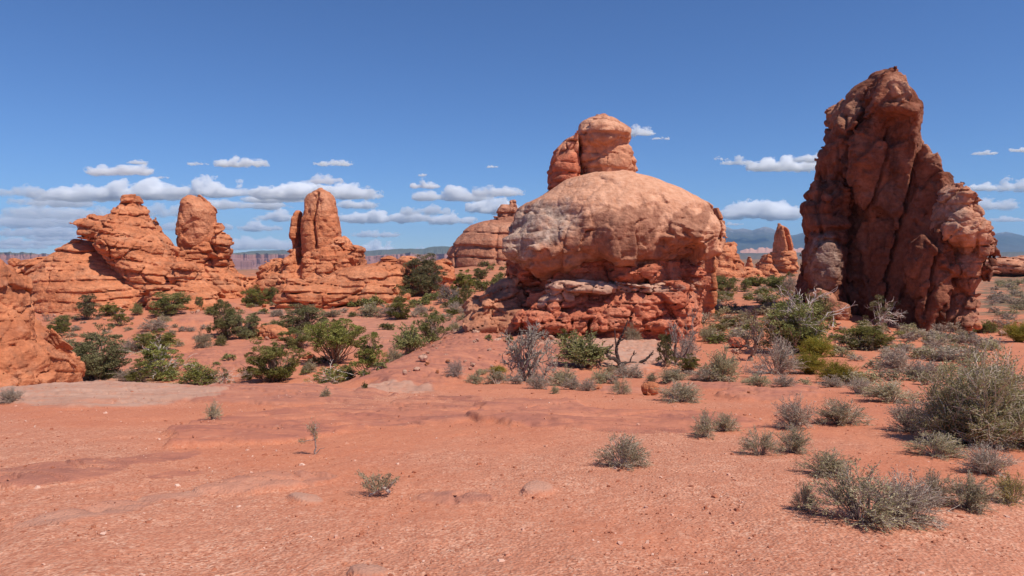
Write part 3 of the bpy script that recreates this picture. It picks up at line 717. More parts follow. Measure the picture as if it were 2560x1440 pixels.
# ------------------------------------------------------------------ the great fin at the right
def fin():
    D = 53
    root = empty("sandstone_fin", stand(2230, D), "tallest rock, a dark shaded fin with a sunlit rounded shoulder on its right", "rock formation")
    rows = [(208, 2186, 2214), (214, 2176, 2217), (236, 2140, 2222), (250, 2130, 2230), (280, 2120, 2248), (305, 2114, 2270), (330, 2108, 2296), (360, 2104, 2316), (380, 2100, 2328), (403, 2096, 2352), (437, 2088, 2378), (470, 2080, 2400),
            (505, 2072, 2412), (560, 2060, 2420), (610, 2050, 2424), (660, 2045, 2424), (720, 2050, 2424), (770, 2070, 2420), (830, 2090, 2415), (900, 2090, 2415)]
    for i, r in enumerate(rows): rows[i] = (*r, float(np.interp(r[0], [190, 300, 500, 900], [1.2, 2.6, 3.4, 3.6])))
    body = Loft(D, rows, shear=-1.5, p=3.2, zfix=(48, 60))
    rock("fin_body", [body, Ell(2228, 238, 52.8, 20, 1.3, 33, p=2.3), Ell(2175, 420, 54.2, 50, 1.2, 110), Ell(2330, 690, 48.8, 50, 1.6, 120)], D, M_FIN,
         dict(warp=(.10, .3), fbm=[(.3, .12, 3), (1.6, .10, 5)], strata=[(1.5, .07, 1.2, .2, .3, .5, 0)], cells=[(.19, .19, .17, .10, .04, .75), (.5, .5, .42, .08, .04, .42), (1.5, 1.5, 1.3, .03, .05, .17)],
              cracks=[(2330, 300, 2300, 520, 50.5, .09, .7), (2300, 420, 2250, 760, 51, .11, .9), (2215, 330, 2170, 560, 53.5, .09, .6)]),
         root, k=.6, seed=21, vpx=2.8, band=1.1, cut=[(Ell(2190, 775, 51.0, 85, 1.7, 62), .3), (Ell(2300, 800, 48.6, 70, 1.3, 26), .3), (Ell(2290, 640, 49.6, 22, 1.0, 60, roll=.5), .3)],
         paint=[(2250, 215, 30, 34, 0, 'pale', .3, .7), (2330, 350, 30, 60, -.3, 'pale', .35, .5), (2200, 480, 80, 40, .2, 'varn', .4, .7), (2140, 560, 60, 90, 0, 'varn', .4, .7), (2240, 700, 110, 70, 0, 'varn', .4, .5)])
    but = Loft(58, [(186, 2178, 2232, 1.5), (201, 2148, 2222, 2.), (221, 2115, 2205, 2.4), (250, 2089, 2190), (284, 2075, 2180), (311, 2060, 2165), (345, 2053, 2150), (400, 2055, 2116), (430, 2055, 2116), (461, 2041, 2118), (495, 2029, 2120), (534, 2020, 2120), (583, 2018, 2118), (627, 2008, 2116), (665, 2003, 2115), (704, 1996, 2112), (735, 1978, 2110), (770, 1962, 2110), (820, 1955, 2110)], ry=3.0, p=2.4)
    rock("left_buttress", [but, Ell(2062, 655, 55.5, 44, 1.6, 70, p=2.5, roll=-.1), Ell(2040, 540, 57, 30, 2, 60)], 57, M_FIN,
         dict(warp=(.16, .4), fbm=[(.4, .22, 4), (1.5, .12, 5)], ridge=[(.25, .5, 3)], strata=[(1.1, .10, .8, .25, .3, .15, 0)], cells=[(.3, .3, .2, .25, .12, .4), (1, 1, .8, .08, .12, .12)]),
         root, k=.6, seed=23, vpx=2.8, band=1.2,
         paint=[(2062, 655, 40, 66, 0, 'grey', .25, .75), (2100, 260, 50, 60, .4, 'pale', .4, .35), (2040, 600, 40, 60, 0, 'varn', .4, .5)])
    nose = Loft(49, [(466, 2390, 2394, .8), (472, 2370, 2414, 1.2), (485, 2352, 2422, 1.8), (505, 2340, 2428, 2.2), (530, 2336, 2445, 2.5), (568, 2334, 2460, 2.8), (612, 2336, 2465, 2.9), (646, 2345, 2461, 2.7), (675, 2352, 2452, 2.5), (695, 2356, 2447, 2.4), (743, 2350, 2450, 2.4), (787, 2330, 2448, 2.5), (806, 2320, 2438, 2.4), (821, 2325, 2428, 2.1), (836, 2340, 2407, 1.7), (860, 2345, 2402, 1.6)], p=2.4)
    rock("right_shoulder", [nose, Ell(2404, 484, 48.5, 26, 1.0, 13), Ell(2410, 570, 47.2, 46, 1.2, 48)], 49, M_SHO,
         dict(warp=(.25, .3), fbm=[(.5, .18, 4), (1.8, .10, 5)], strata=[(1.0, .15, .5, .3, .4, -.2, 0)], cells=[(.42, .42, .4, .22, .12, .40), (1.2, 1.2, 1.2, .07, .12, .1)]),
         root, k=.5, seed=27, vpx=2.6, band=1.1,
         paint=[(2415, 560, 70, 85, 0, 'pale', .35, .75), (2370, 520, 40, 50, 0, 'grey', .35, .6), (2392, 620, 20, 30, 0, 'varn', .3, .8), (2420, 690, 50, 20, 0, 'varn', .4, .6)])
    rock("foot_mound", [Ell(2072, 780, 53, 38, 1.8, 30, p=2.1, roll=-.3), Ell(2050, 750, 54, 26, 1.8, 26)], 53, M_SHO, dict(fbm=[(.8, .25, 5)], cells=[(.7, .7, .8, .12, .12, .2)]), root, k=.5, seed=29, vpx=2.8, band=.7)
    return root

# ------------------------------------------------------------------ the layered pyramid at the left
def pyramid():
    D = 88
    root = empty("layered_pyramid", stand(290, D), "jagged pyramid of tilted orange layers with a beak above a striped slope", "rock formation")
    S1 = dict(warp=(.14, .7), fbm=[(.25, .35, 4), (1.0, .18, 4)], strata=[(1.25, .32, 1.3, .12, .22, .20, .05), (.55, .13, .5, .3, .4, .22, 0)], cells=[(.30, .30, .42, .24, .08, .52), (.8, .8, 1.0, .08, .1, .20)])
    sm = Loft(D, [(494, 312, 338, 1.2), (500, 304, 348, 1.6), (509, 298, 352, 2), (520, 286, 358, 2.5), (534, 271, 373, 3), (545, 255, 380, 3.4), (556, 236, 388, 3.8), (577, 222, 405, 4.4), (599, 228, 427, 4.8), (621, 248, 444, 5.2), (642, 262, 450, 5.5), (671, 280, 470, 5.8), (707, 300, 520, 6), (751, 320, 545, 6), (800, 330, 560, 6)], p=2.2)
    rock("summit", [sm, Ell(230, 570, 85, 36, 2.4, 22, p=2.8, roll=-.1), Ell(234, 551, 86, 18, 1.2, 12), Ell(285, 598, 83.5, 36, 2.0, 26, p=2.8, roll=-.15), Ell(500, 735, 84, 50, 2.4, 26, roll=-.4), Ell(470, 690, 85, 40, 2.6, 36)], D, M_LEFT, S1, root, k=.6, seed=31, vpx=2.3, band=1.5)
    ap = Loft(D, [(604, 196, 232, 1.5), (612, 172, 262, 2.5), (620, 158, 285, 3.2), (632, 136, 310, 4.2), (644, 117, 330, 5), (655, 98, 350, 5.6), (672, 72, 380, 6.4), (694, 55, 420, 7.2), (720, 48, 460, 8), (750, 44, 500, 8.8), (780, 38, 530, 9.4), (800, 36, 545, 9.6), (840, 36, 560, 9.8)], p=2.1)
    rock("striped_slope", [ap, Ell(470, 765, 82, 110, 4, 40, roll=-.3)], D, M_LEFT,
         dict(warp=(.12, .5), fbm=[(.25, .25, 4), (1.0, .12, 4)], strata=[(1.35, .48, 1.8, .09, .10, -.10, .10), (.5, .10, .5, .25, .3, -.1, .1)], cells=[(.16, .16, .35, .22, .10, .30), (.7, .7, 1.0, .05, .12, .10)]), root, k=1.0, seed=33, vpx=2.3, band=1.35)
    rock("back_ledge", [Ell(95, 672, 93, 48, 3, 26, p=2.6, roll=.08), Ell(60, 695, 92, 40, 3, 24, p=2.4)], 92, M_LEFT, dict(fbm=[(.5, .3, 4)], strata=[(.8, .35, .5, .2, .3, 0, 0)], cells=[(.4, .4, .6, .2, .12, .3)]), root, k=.5, seed=35, vpx=2.4, band=1.0)
    return root

def left_tower():
    D = 97
    root = empty("left_tower", stand(500, D), "smooth blocky orange sandstone tower standing between the layered pyramid and the split tower", "rock formation")
    col = Loft(D, [(488, 473, 498, 1.2), (492, 464, 507, 1.9), (499, 457, 516, 2.5), (507, 452, 525, 2.8), (520, 449, 537, 3.0), (530, 449, 541, 3.0), (550, 446, 543, 3.0), (584, 442, 545, 3.1), (608, 441, 541, 3.1), (622, 443, 532, 3.0), (634, 450, 522, 2.8), (642, 456, 515, 2.6)], p=3.3, sm=2)
    rock("column", [col], D, M_LEFT, dict(warp=(.12, .22), fbm=[(.35, .22, 4), (1.2, .12, 4)], strata=[(2.2, .05, .8, .15, .2, .05, 0)], cells=[(.2, .2, .14, .12, .05, .42), (.7, .7, .6, .05, .06, .16)], cracks=[(528, 530, 531, 625, D - 1, .18, .6)]), root, k=.5, seed=41, vpx=2.3, band=1.1, paint=[(485, 550, 36, 50, 0, 'pale', .5, .35)])
    base = Loft(D, [(560, 535, 550, 1.5, 1.5), (592, 528, 556, 2.2, 1), (613, 505, 570, 2.8, .5), (626, 446, 573, 3.4), (645, 443, 576, 3.6), (664, 440, 578, 3.8), (680, 432, 590, 4.4), (694, 424, 612, 5), (715, 415, 630, 5.6), (745, 400, 640, 6.4), (790, 390, 650, 7)], p=2.4)
    rock("base", [base, Ell(556, 625, D - 1, 22, 2.2, 40)], D, M_LEFT, dict(warp=(.2, .45), fbm=[(.5, .22, 4)], strata=[(.85, .38, .5, .2, .3, .03, 0)], cells=[(.42, .42, .55, .35, .13, .5)]), root, k=.5, seed=43, vpx=2.3, band=1.3)
    return root

def split_tower():
    D = 97
    root = empty("split_tower", stand(800, D), "tall orange tower split by a crack, a thin flake on its left side", "rock formation")
    col = Loft(D, [(473, 795, 808, .9), (477, 782, 822, 1.6), (486, 770, 833, 2.2), (500, 763, 838, 2.6), (523, 759, 842, 2.9), (552, 754, 846, 3.0), (584, 751, 850, 3.1), (612, 752, 850, 3.1), (632, 752, 846, 3.0), (645, 755, 835, 2.8)], p=2.5, sm=2)
    rock("column", [col], D, M_LEFT, dict(warp=(.15, .3), fbm=[(.4, .2, 4), (1.3, .10, 4)], strata=[(2.0, .06, .7, .2, .2, -.1, 0)], cells=[(.2, .2, .14, .12, .05, .40), (.7, .7, .6, .05, .06, .16)], cracks=[(791, 480, 781, 560, D - 3, .16, .7), (782, 555, 795, 640, D - 3, .16, .7)]), root, k=.4, seed=45, vpx=2.2, band=1.3, paint=[(800, 500, 40, 30, 0, 'pale', .5, .5)])
    fl = Loft(D + .5, [(527, 740, 756, .8), (536, 733, 758, 1.4), (548, 728, 758, 1.9), (570, 725, 757, 2.1), (592, 724, 756, 2.1), (610, 728, 755, 1.9), (630, 730, 755, 1.6)], p=2.3, sm=2)
    rock("leaning_flake", [fl], D, M_LEFT, dict(fbm=[(.5, .14, 4), (1.5, .08, 3)], strata=[(1.5, .08, .4, .2, .3, 0, 0)]), root, k=.4, seed=46, vpx=2.2, band=.6)
    base = Loft(D, [(595, 835, 851, 1.5), (610, 765, 852, 2.6), (625, 728, 866, 3.2), (640, 726, 896, 3.8), (655, 722, 905, 4.2), (668, 700, 902, 4.5), (685, 665, 896, 5), (700, 642, 900, 5.5), (730, 630, 905, 6.2), (770, 620, 905, 6.8)], p=2.4)
    rock("base", [base, Ell(858, 612, D, 13, 1.3, 18), Ell(895, 640, D, 12, 1.6, 20), Ell(700, 668, D - 1, 50, 2.6, 18, roll=.3)], D, M_LEFT,
         dict(warp=(.25, .45), fbm=[(.5, .2, 4)], strata=[(.95, .34, .6, .2, .3, .02, 0)], cells=[(.45, .45, .5, .38, .14, .55), (1.1, 1.1, 1.2, .1, .14, .2)], cracks=[(747, 560, 744, 700, D - 3.5, .55, 2.6)]), root, k=.5, seed=47, vpx=2.3, band=1.5)
    return root

def more_rocks():
    S = dict(warp=(.12, .5), fbm=[(.25, .3, 4), (1.0, .12, 4)], strata=[(1.3, .45, 1.6, .10, .12, .03, .05), (.5, .08, .4, .3, .3, 0, 0)], cells=[(.22, .22, .4, .24, .10, .3)])
    D = 92
    root = empty("slickrock_dome", stand(900, D), "low dome of wavy orange slickrock with a small cap stone beside the split tower", "rock formation")
    dm = Loft(D, [(656, 945, 985, 1.5), (662, 915, 1005, 2.6), (668, 868, 1016, 3.4), (676, 845, 1022, 4), (690, 815, 1024, 5), (705, 780, 1026, 6), (722, 735, 1028, 6.8), (740, 705, 1026, 7.4), (770, 690, 1020, 8)], p=2.1)
    rock("dome", [dm, Ell(790, 745, 85, 90, 3.2, 40), Ell(730, 722, 84.5, 32, 2, 26, p=2.5), Ell(722, 748, 84, 26, 2, 22, p=2.5), Ell(930, 735, 86, 90, 3.2, 38)], D, M_LEFT, S, root, k=.8, seed=51, vpx=2.3, band=1.3)
    rock("cap_stone", [Ell(972, 652, D, 22, 1.2, 8, p=2.3), Ell(972, 645, D, 12, .8, 6)], D, M_LEFT, dict(fbm=[(1, .1, 4)], strata=[(.35, .12, .2, .3, .3, 0, 0)]), root, k=.2, seed=52, vpx=1.6, band=.4)
    rock("slickrock_hump", [Ell(1022, 656, 100, 28, 2.4, 18), Ell(1105, 690, 98, 30, 2.6, 40), Ell(1060, 710, 99, 75, 3, 44)], 98, M_LEFT, S, k=.7, seed=53, vpx=2.4, band=1.2, label="rounded orange slickrock hump peeking out behind the big pinyon tree", cat="rock formation")
    # saddle ledge between the two towers
    rock("rock_ledge", [Ell(640, 722, 104, 90, 4, 24, p=2.4), Ell(560, 735, 98, 70, 4, 30, p=2.2, roll=-.1), Ell(700, 716, 103, 80, 3.5, 22, p=2.4)], 102, M_LEFT, dict(fbm=[(.4, .3, 4)], strata=[(.9, .42, .7, .12, .15, 0, .03)], cells=[(.3, .3, .5, .25, .12, .35)]), k=.8, seed=55, vpx=2.4, band=1.2,
         label="long low orange ledge in the saddle between the two towers", cat="rock formation")
    # left foreground mass
    D = 36
    root = empty("boulder_outcrop", stand(60, D), "big smooth orange outcrop of stacked rounded blocks cut off by the left picture edge", "rock formation")
    Sn = dict(warp=(.3, .2), fbm=[(.4, .2, 4), (1.6, .08, 4)], strata=[(1.9, .10, .8, .2, .3, -.5, 0)], cells=[(.50, .50, .50, .26, .06, .62), (1.5, 1.5, 1.5, .06, .08, .16)])
    low = Loft(D, [(716, -160, 6, 2.6), (730, -165, 34, 2.8), (752, -165, 50, 3.0), (776, -165, 60, 3.2), (800, -170, 80, 3.5), (823, -175, 93, 3.8), (855, -180, 119, 4.2), (884, -185, 146, 4.5), (913, -190, 172, 4.8), (935, -190, 186, 5), (950, -190, 188, 5), (985, -190, 172, 5), (1010, -190, 160, 5)], p=2.2)
    rock("lower_block", [low, Ell(105, 925, 33.4, 40, 1.2, 34)], D, M_NEAR, Sn, root, k=.6, seed=61, vpx=2.8, band=.9)
    upb = Loft(D, [(644, -80, -2, 1.8), (652, -110, 14, 2.2), (663, -120, 26, 2.5), (682, -130, 38, 2.8), (700, -140, 50, 3), (718, -140, 56, 3), (729, -140, 54, 2.9), (737, -140, 60, 3), (760, -140, 62, 3.1), (775, -140, 58, 3), (800, -140, 36, 3)], p=2.4, sm=2)
    rock("upper_block", [upb], D + 1, M_NEAR, Sn, root, k=.4, seed=62, vpx=2.8, band=.9)
    # far domed butte behind the balanced rock
    D = 150
    root = empty("domed_butte", stand(1200, D), "far rounded banded sandstone butte with a small turret, half hidden behind the balanced rock", "rock formation")
    db = Loft(D, [(546, 1238, 1330, 5), (553, 1208, 1345, 7), (562, 1184, 1355, 9), (584, 1156, 1365, 11), (613, 1134, 1370, 12.5), (640, 1122, 1375, 13.5), (662, 1117, 1380, 14), (690, 1116, 1385, 14)], p=2.3)
    Sf = dict(warp=(.06, 1.2), fbm=[(.12, .6, 4), (.5, .3, 4)], strata=[(2.4, .55, 1.8, .06, .08, .06, .0)], cells=[(.12, .12, .08, .5, .1, .7)])
    rock("dome", [db], D, M_FAR, Sf, root, k=1, seed=65, vpx=2.3, band=2.4)
    rock("turret", [Loft(D, [(514, 1253, 1272, 1.5), (520, 1248, 1274, 2), (532, 1243, 1276, 2.4), (552, 1240, 1280, 2.8), (575, 1236, 1285, 3)], p=2.6, sm=1), Loft(D, [(502, 1278, 1288, 1), (505, 1276, 1290, 1.4), (520, 1272, 1293, 2), (560, 1266, 1298, 2.6)], p=2.5, sm=1)], D, M_FAR,
         dict(fbm=[(.5, .25, 4)], strata=[(1.0, .28, .5, .1, .2, 0, 0)], cells=[(.3, .3, .3, .2, .12, .3)]), root, k=.4, seed=66, vpx=1.8, band=1.0)
    # far right: spire, lumps and rubble ridge
    D = 175
    root = empty("conical_spire", stand(1955, D), "slender far off conical spire on a banded base left of the fin", "rock formation")
    rock("spire", [Loft(D, [(555, 1948, 1955, .8), (560, 1945, 1962, 1.5), (573, 1941, 1973, 2.4), (590, 1938, 1978, 3), (612, 1934, 1983, 3.6), (632, 1930, 1986, 4), (650, 1928, 1988, 4)], p=2.3, sm=2)], D, M_LEFT, dict(warp=(.1, .4), fbm=[(.25, .35, 4), (.9, .15, 4)], cells=[(.15, .15, .1, .3, .1, .4)], cracks=[(1966, 560, 1972, 640, D - 3, .35, .8)]), root, k=.5, seed=71, vpx=1.7, band=1.4)
    rock("banded_base", [Loft(D, [(628, 1924, 1986, 4.4), (638, 1922, 1988, 4.6), (655, 1921, 1990, 4.8), (668, 1918, 1993, 5.2), (690, 1914, 1996, 5.6)], p=2.6, sm=2)], D, M_LEFT, dict(fbm=[(.4, .3, 4)], strata=[(1.2, .5, .5, .1, .15, 0, 0)], cells=[(.35, .35, .5, .3, .12, .4)]), root, k=.5, seed=72, vpx=1.9, band=1.4)
    Sr = dict(warp=(.15, .6), fbm=[(.3, .3, 4)], strata=[(1.2, .3, .8, .12, .2, .05, 0)], cells=[(.28, .28, .32, .5, .14, .6), (.8, .8, .9, .14, .14, .25)])
    rock("rubble_ridge", [Loft(140, [(604, 1785, 1803, 2), (609, 1770, 1818, 2.6), (620, 1755, 1826, 3.2), (632, 1745, 1838, 4), (645, 1735, 1848, 4.6), (660, 1725, 1858, 5.2), (680, 1715, 1866, 5.8), (710, 1700, 1872, 6)], p=2.4), Ell(1830, 618, 139, 12, 1.4, 11), Ell(1832, 635, 138.5, 10, 1.4, 14)], 140, M_LEFT, Sr, k=.5, seed=73, vpx=2.0, band=1.6,
         label="jumbled ridge of cracked orange blocks right behind the balanced rock", cat="rock formation")
    rock("striped_knoll", [Loft(150, [(636, 1909, 1920, 1), (642, 1902, 1926, 1.8), (655, 1896, 1930, 2.4), (670, 1888, 1940, 3), (684, 1878, 1948, 3.4), (700, 1870, 1953, 3.6), (720, 1866, 1955, 3.6)], p=2.2)], 150, M_LEFT, dict(fbm=[(.3, .25, 4)], strata=[(1.0, .35, .6, .12, .15, .2, 0)], cells=[(.3, .3, .4, .2, .12, .3)]), k=.5, seed=74, vpx=1.8, band=1.2,
         label="striped orange knoll at the foot of the conical spire", cat="rock formation")
    rock("rock_finger", [Loft(146, [(642, 1870, 1877, .7), (648, 1867, 1880, 1), (665, 1864, 1882, 1.3), (680, 1860, 1884, 1.6), (700, 1856, 1886, 1.8)], p=2.2, sm=1)], 146, M_LEFT, dict(fbm=[(.5, .15, 4)], strata=[(.9, .2, .3, .15, .2, 0, 0)]), k=.3, seed=75, vpx=1.5, band=.7, label="small upright finger of orange rock between rubble ridge and striped knoll", cat="rock formation")
    rock("rock_hump", [Ell(1862, 692, 142, 40, 3, 22), Ell(1835, 697, 140, 26, 2.4, 16)], 142, M_LEFT, dict(fbm=[(.4, .25, 4)], strata=[(.9, .3, .5, .12, .2, 0, 0)], cells=[(.35, .35, .4, .3, .12, .4)]), k=.5, seed=76, vpx=1.9, band=1.1, label="low rounded hump of rock in front of the rock finger", cat="rock formation")
    rock("pale_outcrop", [Ell(2500, 668, 178, 60, 9, 24, p=2.2), Ell(2600, 664, 182, 90, 10, 24, p=2.2), Ell(2420, 676, 180, 60, 8, 20)], 178, M_CAP, dict(warp=(.1, .8), fbm=[(.15, .5, 4)], strata=[(1.1, .35, 1.4, .06, .1, .08, 0)], cells=[(.12, .12, .2, .4, .12, .4)]), k=.8, seed=77, vpx=2.2, band=1.8,
         label="low pale slickrock outcrop on the plain at the right picture edge", cat="rock formation")
    rock("backing_slab", [Loft(60, [(520, 1778, 1798, 1.5), (540, 1776, 1804, 2), (570, 1774, 1807, 2.4), (600, 1772, 1806, 2.4), (625, 1765, 1800, 2.2), (680, 1760, 1790, 2), (850, 1740, 1788, 2)], p=2.3)], 60, M_LEFT, dict(fbm=[(.5, .18, 4)], strata=[(1.4, .15, .5, .2, .3, 0, 0)]), k=.4, seed=78, vpx=2.8, band=.7, label="thin upright orange slab just showing past the right edge of the big cap", cat="rock formation")

def fallen_rubble():
    """blocks and chips that have come down from the big rocks"""
    kinds = []
    for i, m in enumerate((M_NEAR, M_PED, M_PALE, M_LEFT)):
        o = rock("fallen_stone", [Ell(1280, 640, 50, 17.6, .42, 12, p=2.8, roll=.2 * i), Ell(1288, 636, 50.1, 10, .36, 9, p=2.6)], 50, m, dict(fbm=[(1.6, .07, 4)], cells=[(1.6, 1.6, 1.8, .04, .08, .22)]), k=.1, seed=140 + i, vpx=1.5, band=.3)
        kinds.append(o)
    used = set(); rng = np.random.RandomState(31)
    Z = [(1010, 1300, 842, 935, 44, 4, 12, (2, 2, 0), "stones on the rubble slope", "small pale or red stone strewn over the rubble slope left of the balanced rock"),
         (1180, 1760, 822, 850, 40, 6, 18, (1, 1, 0, 2), "fallen blocks below the balanced rock", "fallen red block at the foot of the balanced rock"),
         (2090, 2480, 800, 845, 36, 5, 15, (1, 0, 2), "fallen blocks below the fin", "fallen block on the sand along the foot of the fin"),
         (60, 620, 755, 800, 36, 5, 14, (3, 3, 2), "fallen blocks below the layered pyramid", "small orange block fallen below the layered pyramid"),
         (640, 1020, 735, 772, 26, 5, 13, (3, 3, 2), "fallen blocks below the slickrock dome", "small orange block fallen below the slickrock dome"),
         (590, 770, 812, 850, 24, 6, 18, (0, 3, 2), "broken blocks below the wide open pinyon", "broken orange piece among the blocks below the wide open pinyon"),
         (1800, 2300, 940, 1000, 10, 4, 9, (0, 2), "stones on the right slab edge", "small stone on the sand along the right slab edge")]
    for x0, x1, y0, y1, n, a, b, ks, grp, label in Z:
        for _ in range(n):
            px, py = rng.uniform(x0, x1), rng.uniform(y0, y1); d = hit(px, py); src = kinds[ks[rng.randint(len(ks))]]
            if src.name in used: o = src.copy(); COL.objects.link(o)
            else: o = src; used.add(src.name)
            k = m_per_px(d) * rng.uniform(a, b)
            o.location = stand(px, d) - np.array((0, 0, k * .12)); o.rotation_euler = (rng.uniform(-.3, .3), rng.uniform(-.3, .3), rng.uniform(0, 6.3)); o.scale = (k, k, k * rng.uniform(.5, 1))
            tag(o, label, "stone", grp)

def boulders():
    Sb = dict(fbm=[(1.6, .09, 4), (5, .03, 3)], cells=[(1.6, 1.6, 1.8, .05, .12, .09)])
    def b(name, px, py, rx, ry, mat, label, seed, roll=0, d=None, depth=1.0, p=2.4, cat="boulder", group=None):
        d = d or hit(px, py + ry)
        k = m_per_px(d)
        s = min(1.0, rx * k * 1.2)
        S = dict(fbm=[(1.4 / s, .10 * s, 4), (5 / s, .03 * s, 3)], cells=[(1.2 / s, 1.2 / s, 1.4 / s, .06 * s, .12, .14 * s)])
        rock(name, [Ell(px, py, d, rx, rx * k * depth, ry, roll=roll, p=p)], d, mat, S, k=.2, seed=seed, vpx=max(1.2, min(rx, ry) / 9), band=.25 * s + .02, label=label, cat=cat, group=group)
    b("boulder", 1842, 856, 19, 13, M_PED, "dark red boulder beside the dead tree with the thick trunk", 101)
    b("boulder", 1838, 877, 9, 6, M_PALE, "small pale stone lying below the dark red boulder", 102)
    b("boulder", 1625, 972, 22, 17, M_NEAR, "rounded red boulder touching the left side of a grey shrub", 103, depth=.8)
    b("boulder", 2530, 815, 36, 12, M_NEAR, "red boulder on the plain at the right picture edge", 104, d=52)
    b("boulder", 2506, 833, 8, 6, M_PALE, "small pale block below the red boulder at the right edge", 105)
    b("boulder", 2444, 816, 9, 8, M_NEAR, "loose orange block at the right foot of the fin", 106, d=46)
    b("boulder", 2487, 803, 6, 5, M_PALE, "small pale stone on the scrub right of the fin", 107)
    b("boulder", 1058, 895, 11, 7, M_PALE, "pale stone lying on the rubble slope left of the balanced rock", 108)
    b("boulder", 1042, 922, 8, 5, M_PALE, "smaller pale stone below the pale stone on the rubble slope", 109)
    b("boulder", 1012, 931, 6, 7, M_PALE, "little upright pale stone on the edge of the rubble slope", 110)
    b("boulder", 1230, 855, 26, 6, M_PALE, "flat overhanging slab on the slope below the balanced rock", 111, d=40, roll=.35)
    b("boulder", 770, 890, 14, 7, M_NEAR, "dark red block on the valley floor left of the leaning juniper", 112, d=52)
    b("boulder", 690, 832, 40, 16, M_NEAR, "broken orange blocks below the large grey-green tree", 113, d=63, roll=-.15)
    b("boulder", 650, 832, 26, 12, M_NEAR, "pinkish split block left of the broken orange blocks", 114, d=64)
    b("boulder", 720, 846, 26, 14, M_NEAR, "leaning orange slab right of the broken orange blocks", 115, d=61, roll=.4)
    b("balanced_stone", 36, 656, 12, 11, M_LEFT, "small round stone balanced on the ledge at the left edge", 116, d=91, cat="stone")
    b("balanced_stone", 190, 603, 12, 5, M_LEFT, "little flat stone perched on the striped slope below the beak", 117, d=86, cat="stone")
    b("loose_slab", 1502, 718, 14, 8, M_PALE, "pale tilted slab resting on the ledge of the balanced rock", 118, d=44.0, roll=-.35, cat="stone", p=2.8)
    b("boulder", 1495, 968, 13, 4, M_NEAR, "small flat red stone on bare sand below the fallen dead limb", 119)
    b("boulder", 2047, 724, 7, 4, M_PALE, "small pale stone on the mound at the left foot of the fin", 120, d=52.2)
# ------------------------------------------------------------------ plants
class MB:
    def __init__(s): s.v = []; s.f = []; s.sh = []; s.n = 0; s.mi = []
    def add(s, v, f, shade=0.5, mi=0):
        s.v.append(np.asarray(v, f4)); s.f.append(np.asarray(f, np.int32) + s.n); s.n += len(v)
        s.sh.append(np.broadcast_to(np.asarray(shade, f4), (len(v),))); s.mi.append(np.full(len(f), mi))
    def tubes(s, P, Rr, sides=4, shade=.5, mi=0):
        """many bent tapering tubes at once: P (n,k,3), Rr (n,k)"""
        P = np.asarray(P, f4); Rr = np.asarray(Rr, f4)
        n, k, _ = P.shape
        d = np.gradient(P, axis=1); d /= np.linalg.norm(d, axis=2, keepdims=True) + 1e-9
        ref = np.where(np.abs(d[:, :, 2:3]) > .9, np.array([1., 0, 0], f4), np.array([0, 0, 1.], f4))
        a = np.cross(d, ref); a /= np.linalg.norm(a, axis=2, keepdims=True) + 1e-9
        b = np.cross(d, a)
        th = np.arange(sides) / sides * 2 * pi
        V = P[:, :, None, :] + Rr[:, :, None, None] * (np.cos(th)[None, None, :, None] * a[:, :, None, :] + np.sin(th)[None, None, :, None] * b[:, :, None, :])
        idx = np.arange(n * k * sides).reshape(n, k, sides)
        q = np.stack([idx[:, :-1], np.roll(idx[:, :-1], -1, 2), np.roll(idx[:, 1:], -1, 2), idx[:, 1:]], -1).reshape(-1, 4)
        s.add(V.reshape(-1, 3), q, np.repeat(np.broadcast_to(np.asarray(shade, f4), (n,)), k * sides), mi)
    def leaves(s, p, d, L, W, rng, shade, mi=0):
        n = len(p)
        r = rng.normal(size=(n, 3)); sd = np.cross(d, r); sd /= np.linalg.norm(sd, axis=1, keepdims=True) + 1e-9
        L = np.broadcast_to(L, (n,))[:, None]; W = np.broadcast_to(W, (n,))[:, None]
        V = np.stack([p, p + d * L * .5 + sd * W, p + d * L, p + d * L * .5 - sd * W], 1).reshape(-1, 3)
        s.add(V, np.arange(n * 4).reshape(n, 4), np.repeat(np.broadcast_to(shade, (n,)), 4), mi)
    def build(s, name, mats, parent=None):
        o = mesh_obj(name, np.concatenate(s.v), np.concatenate(s.f), mats, parent=parent, smooth=False, mat_idx=np.concatenate(s.mi))
        attr(o, "shade", np.concatenate(s.sh))
        return o
def unit(v): return v / (np.linalg.norm(v, axis=-1, keepdims=True) + 1e-9)

def plant_mat(name, a, b, c, rough=.8, hue=.03, trans=.35):
    t = NT(name)
    col = t.ramp(t.attr("shade"), [(.1, a), (.5, b), (.95, c)])
    hs = t.n("ShaderNodeHueSaturation"); oi = t.n("ShaderNodeObjectInfo")
    t.set(hs.inputs["Color"], col)
    t.set(hs.inputs["Value"], t.math('ADD', .82, t.math('MULTIPLY', oi.outputs["Random"], .36)))
    t.set(hs.inputs["Hue"], t.math('ADD', .5 - hue / 2, t.math('MULTIPLY', oi.outputs["Random"], hue)))
    if trans:                                      # thin leaves let light through
        tr = t.n("ShaderNodeBsdfTranslucent"); df = t.n("ShaderNodeBsdfDiffuse"); mx = t.n("ShaderNodeMixShader")
        t.set(tr.inputs[0], hs.outputs[0]); t.set(df.inputs[0], hs.outputs[0]); mx.inputs[0].default_value = trans
        t.t.links.new(df.outputs[0], mx.inputs[1]); t.t.links.new(tr.outputs[0], mx.inputs[2])
        t.t.links.new(mx.outputs[0], t.t.nodes["Material Output"].inputs["Surface"])
        return t.m
    return t.out(hs.outputs[0], rough=rough)
P_JUN = plant_mat("juniper_foliage", (.070, .070, .022), (.205, .195, .068), (.36, .325, .14), trans=.22)
P_YEL = plant_mat("bright_juniper_foliage", (.070, .070, .018), (.215, .202, .054), (.36, .325, .115), trans=.22)
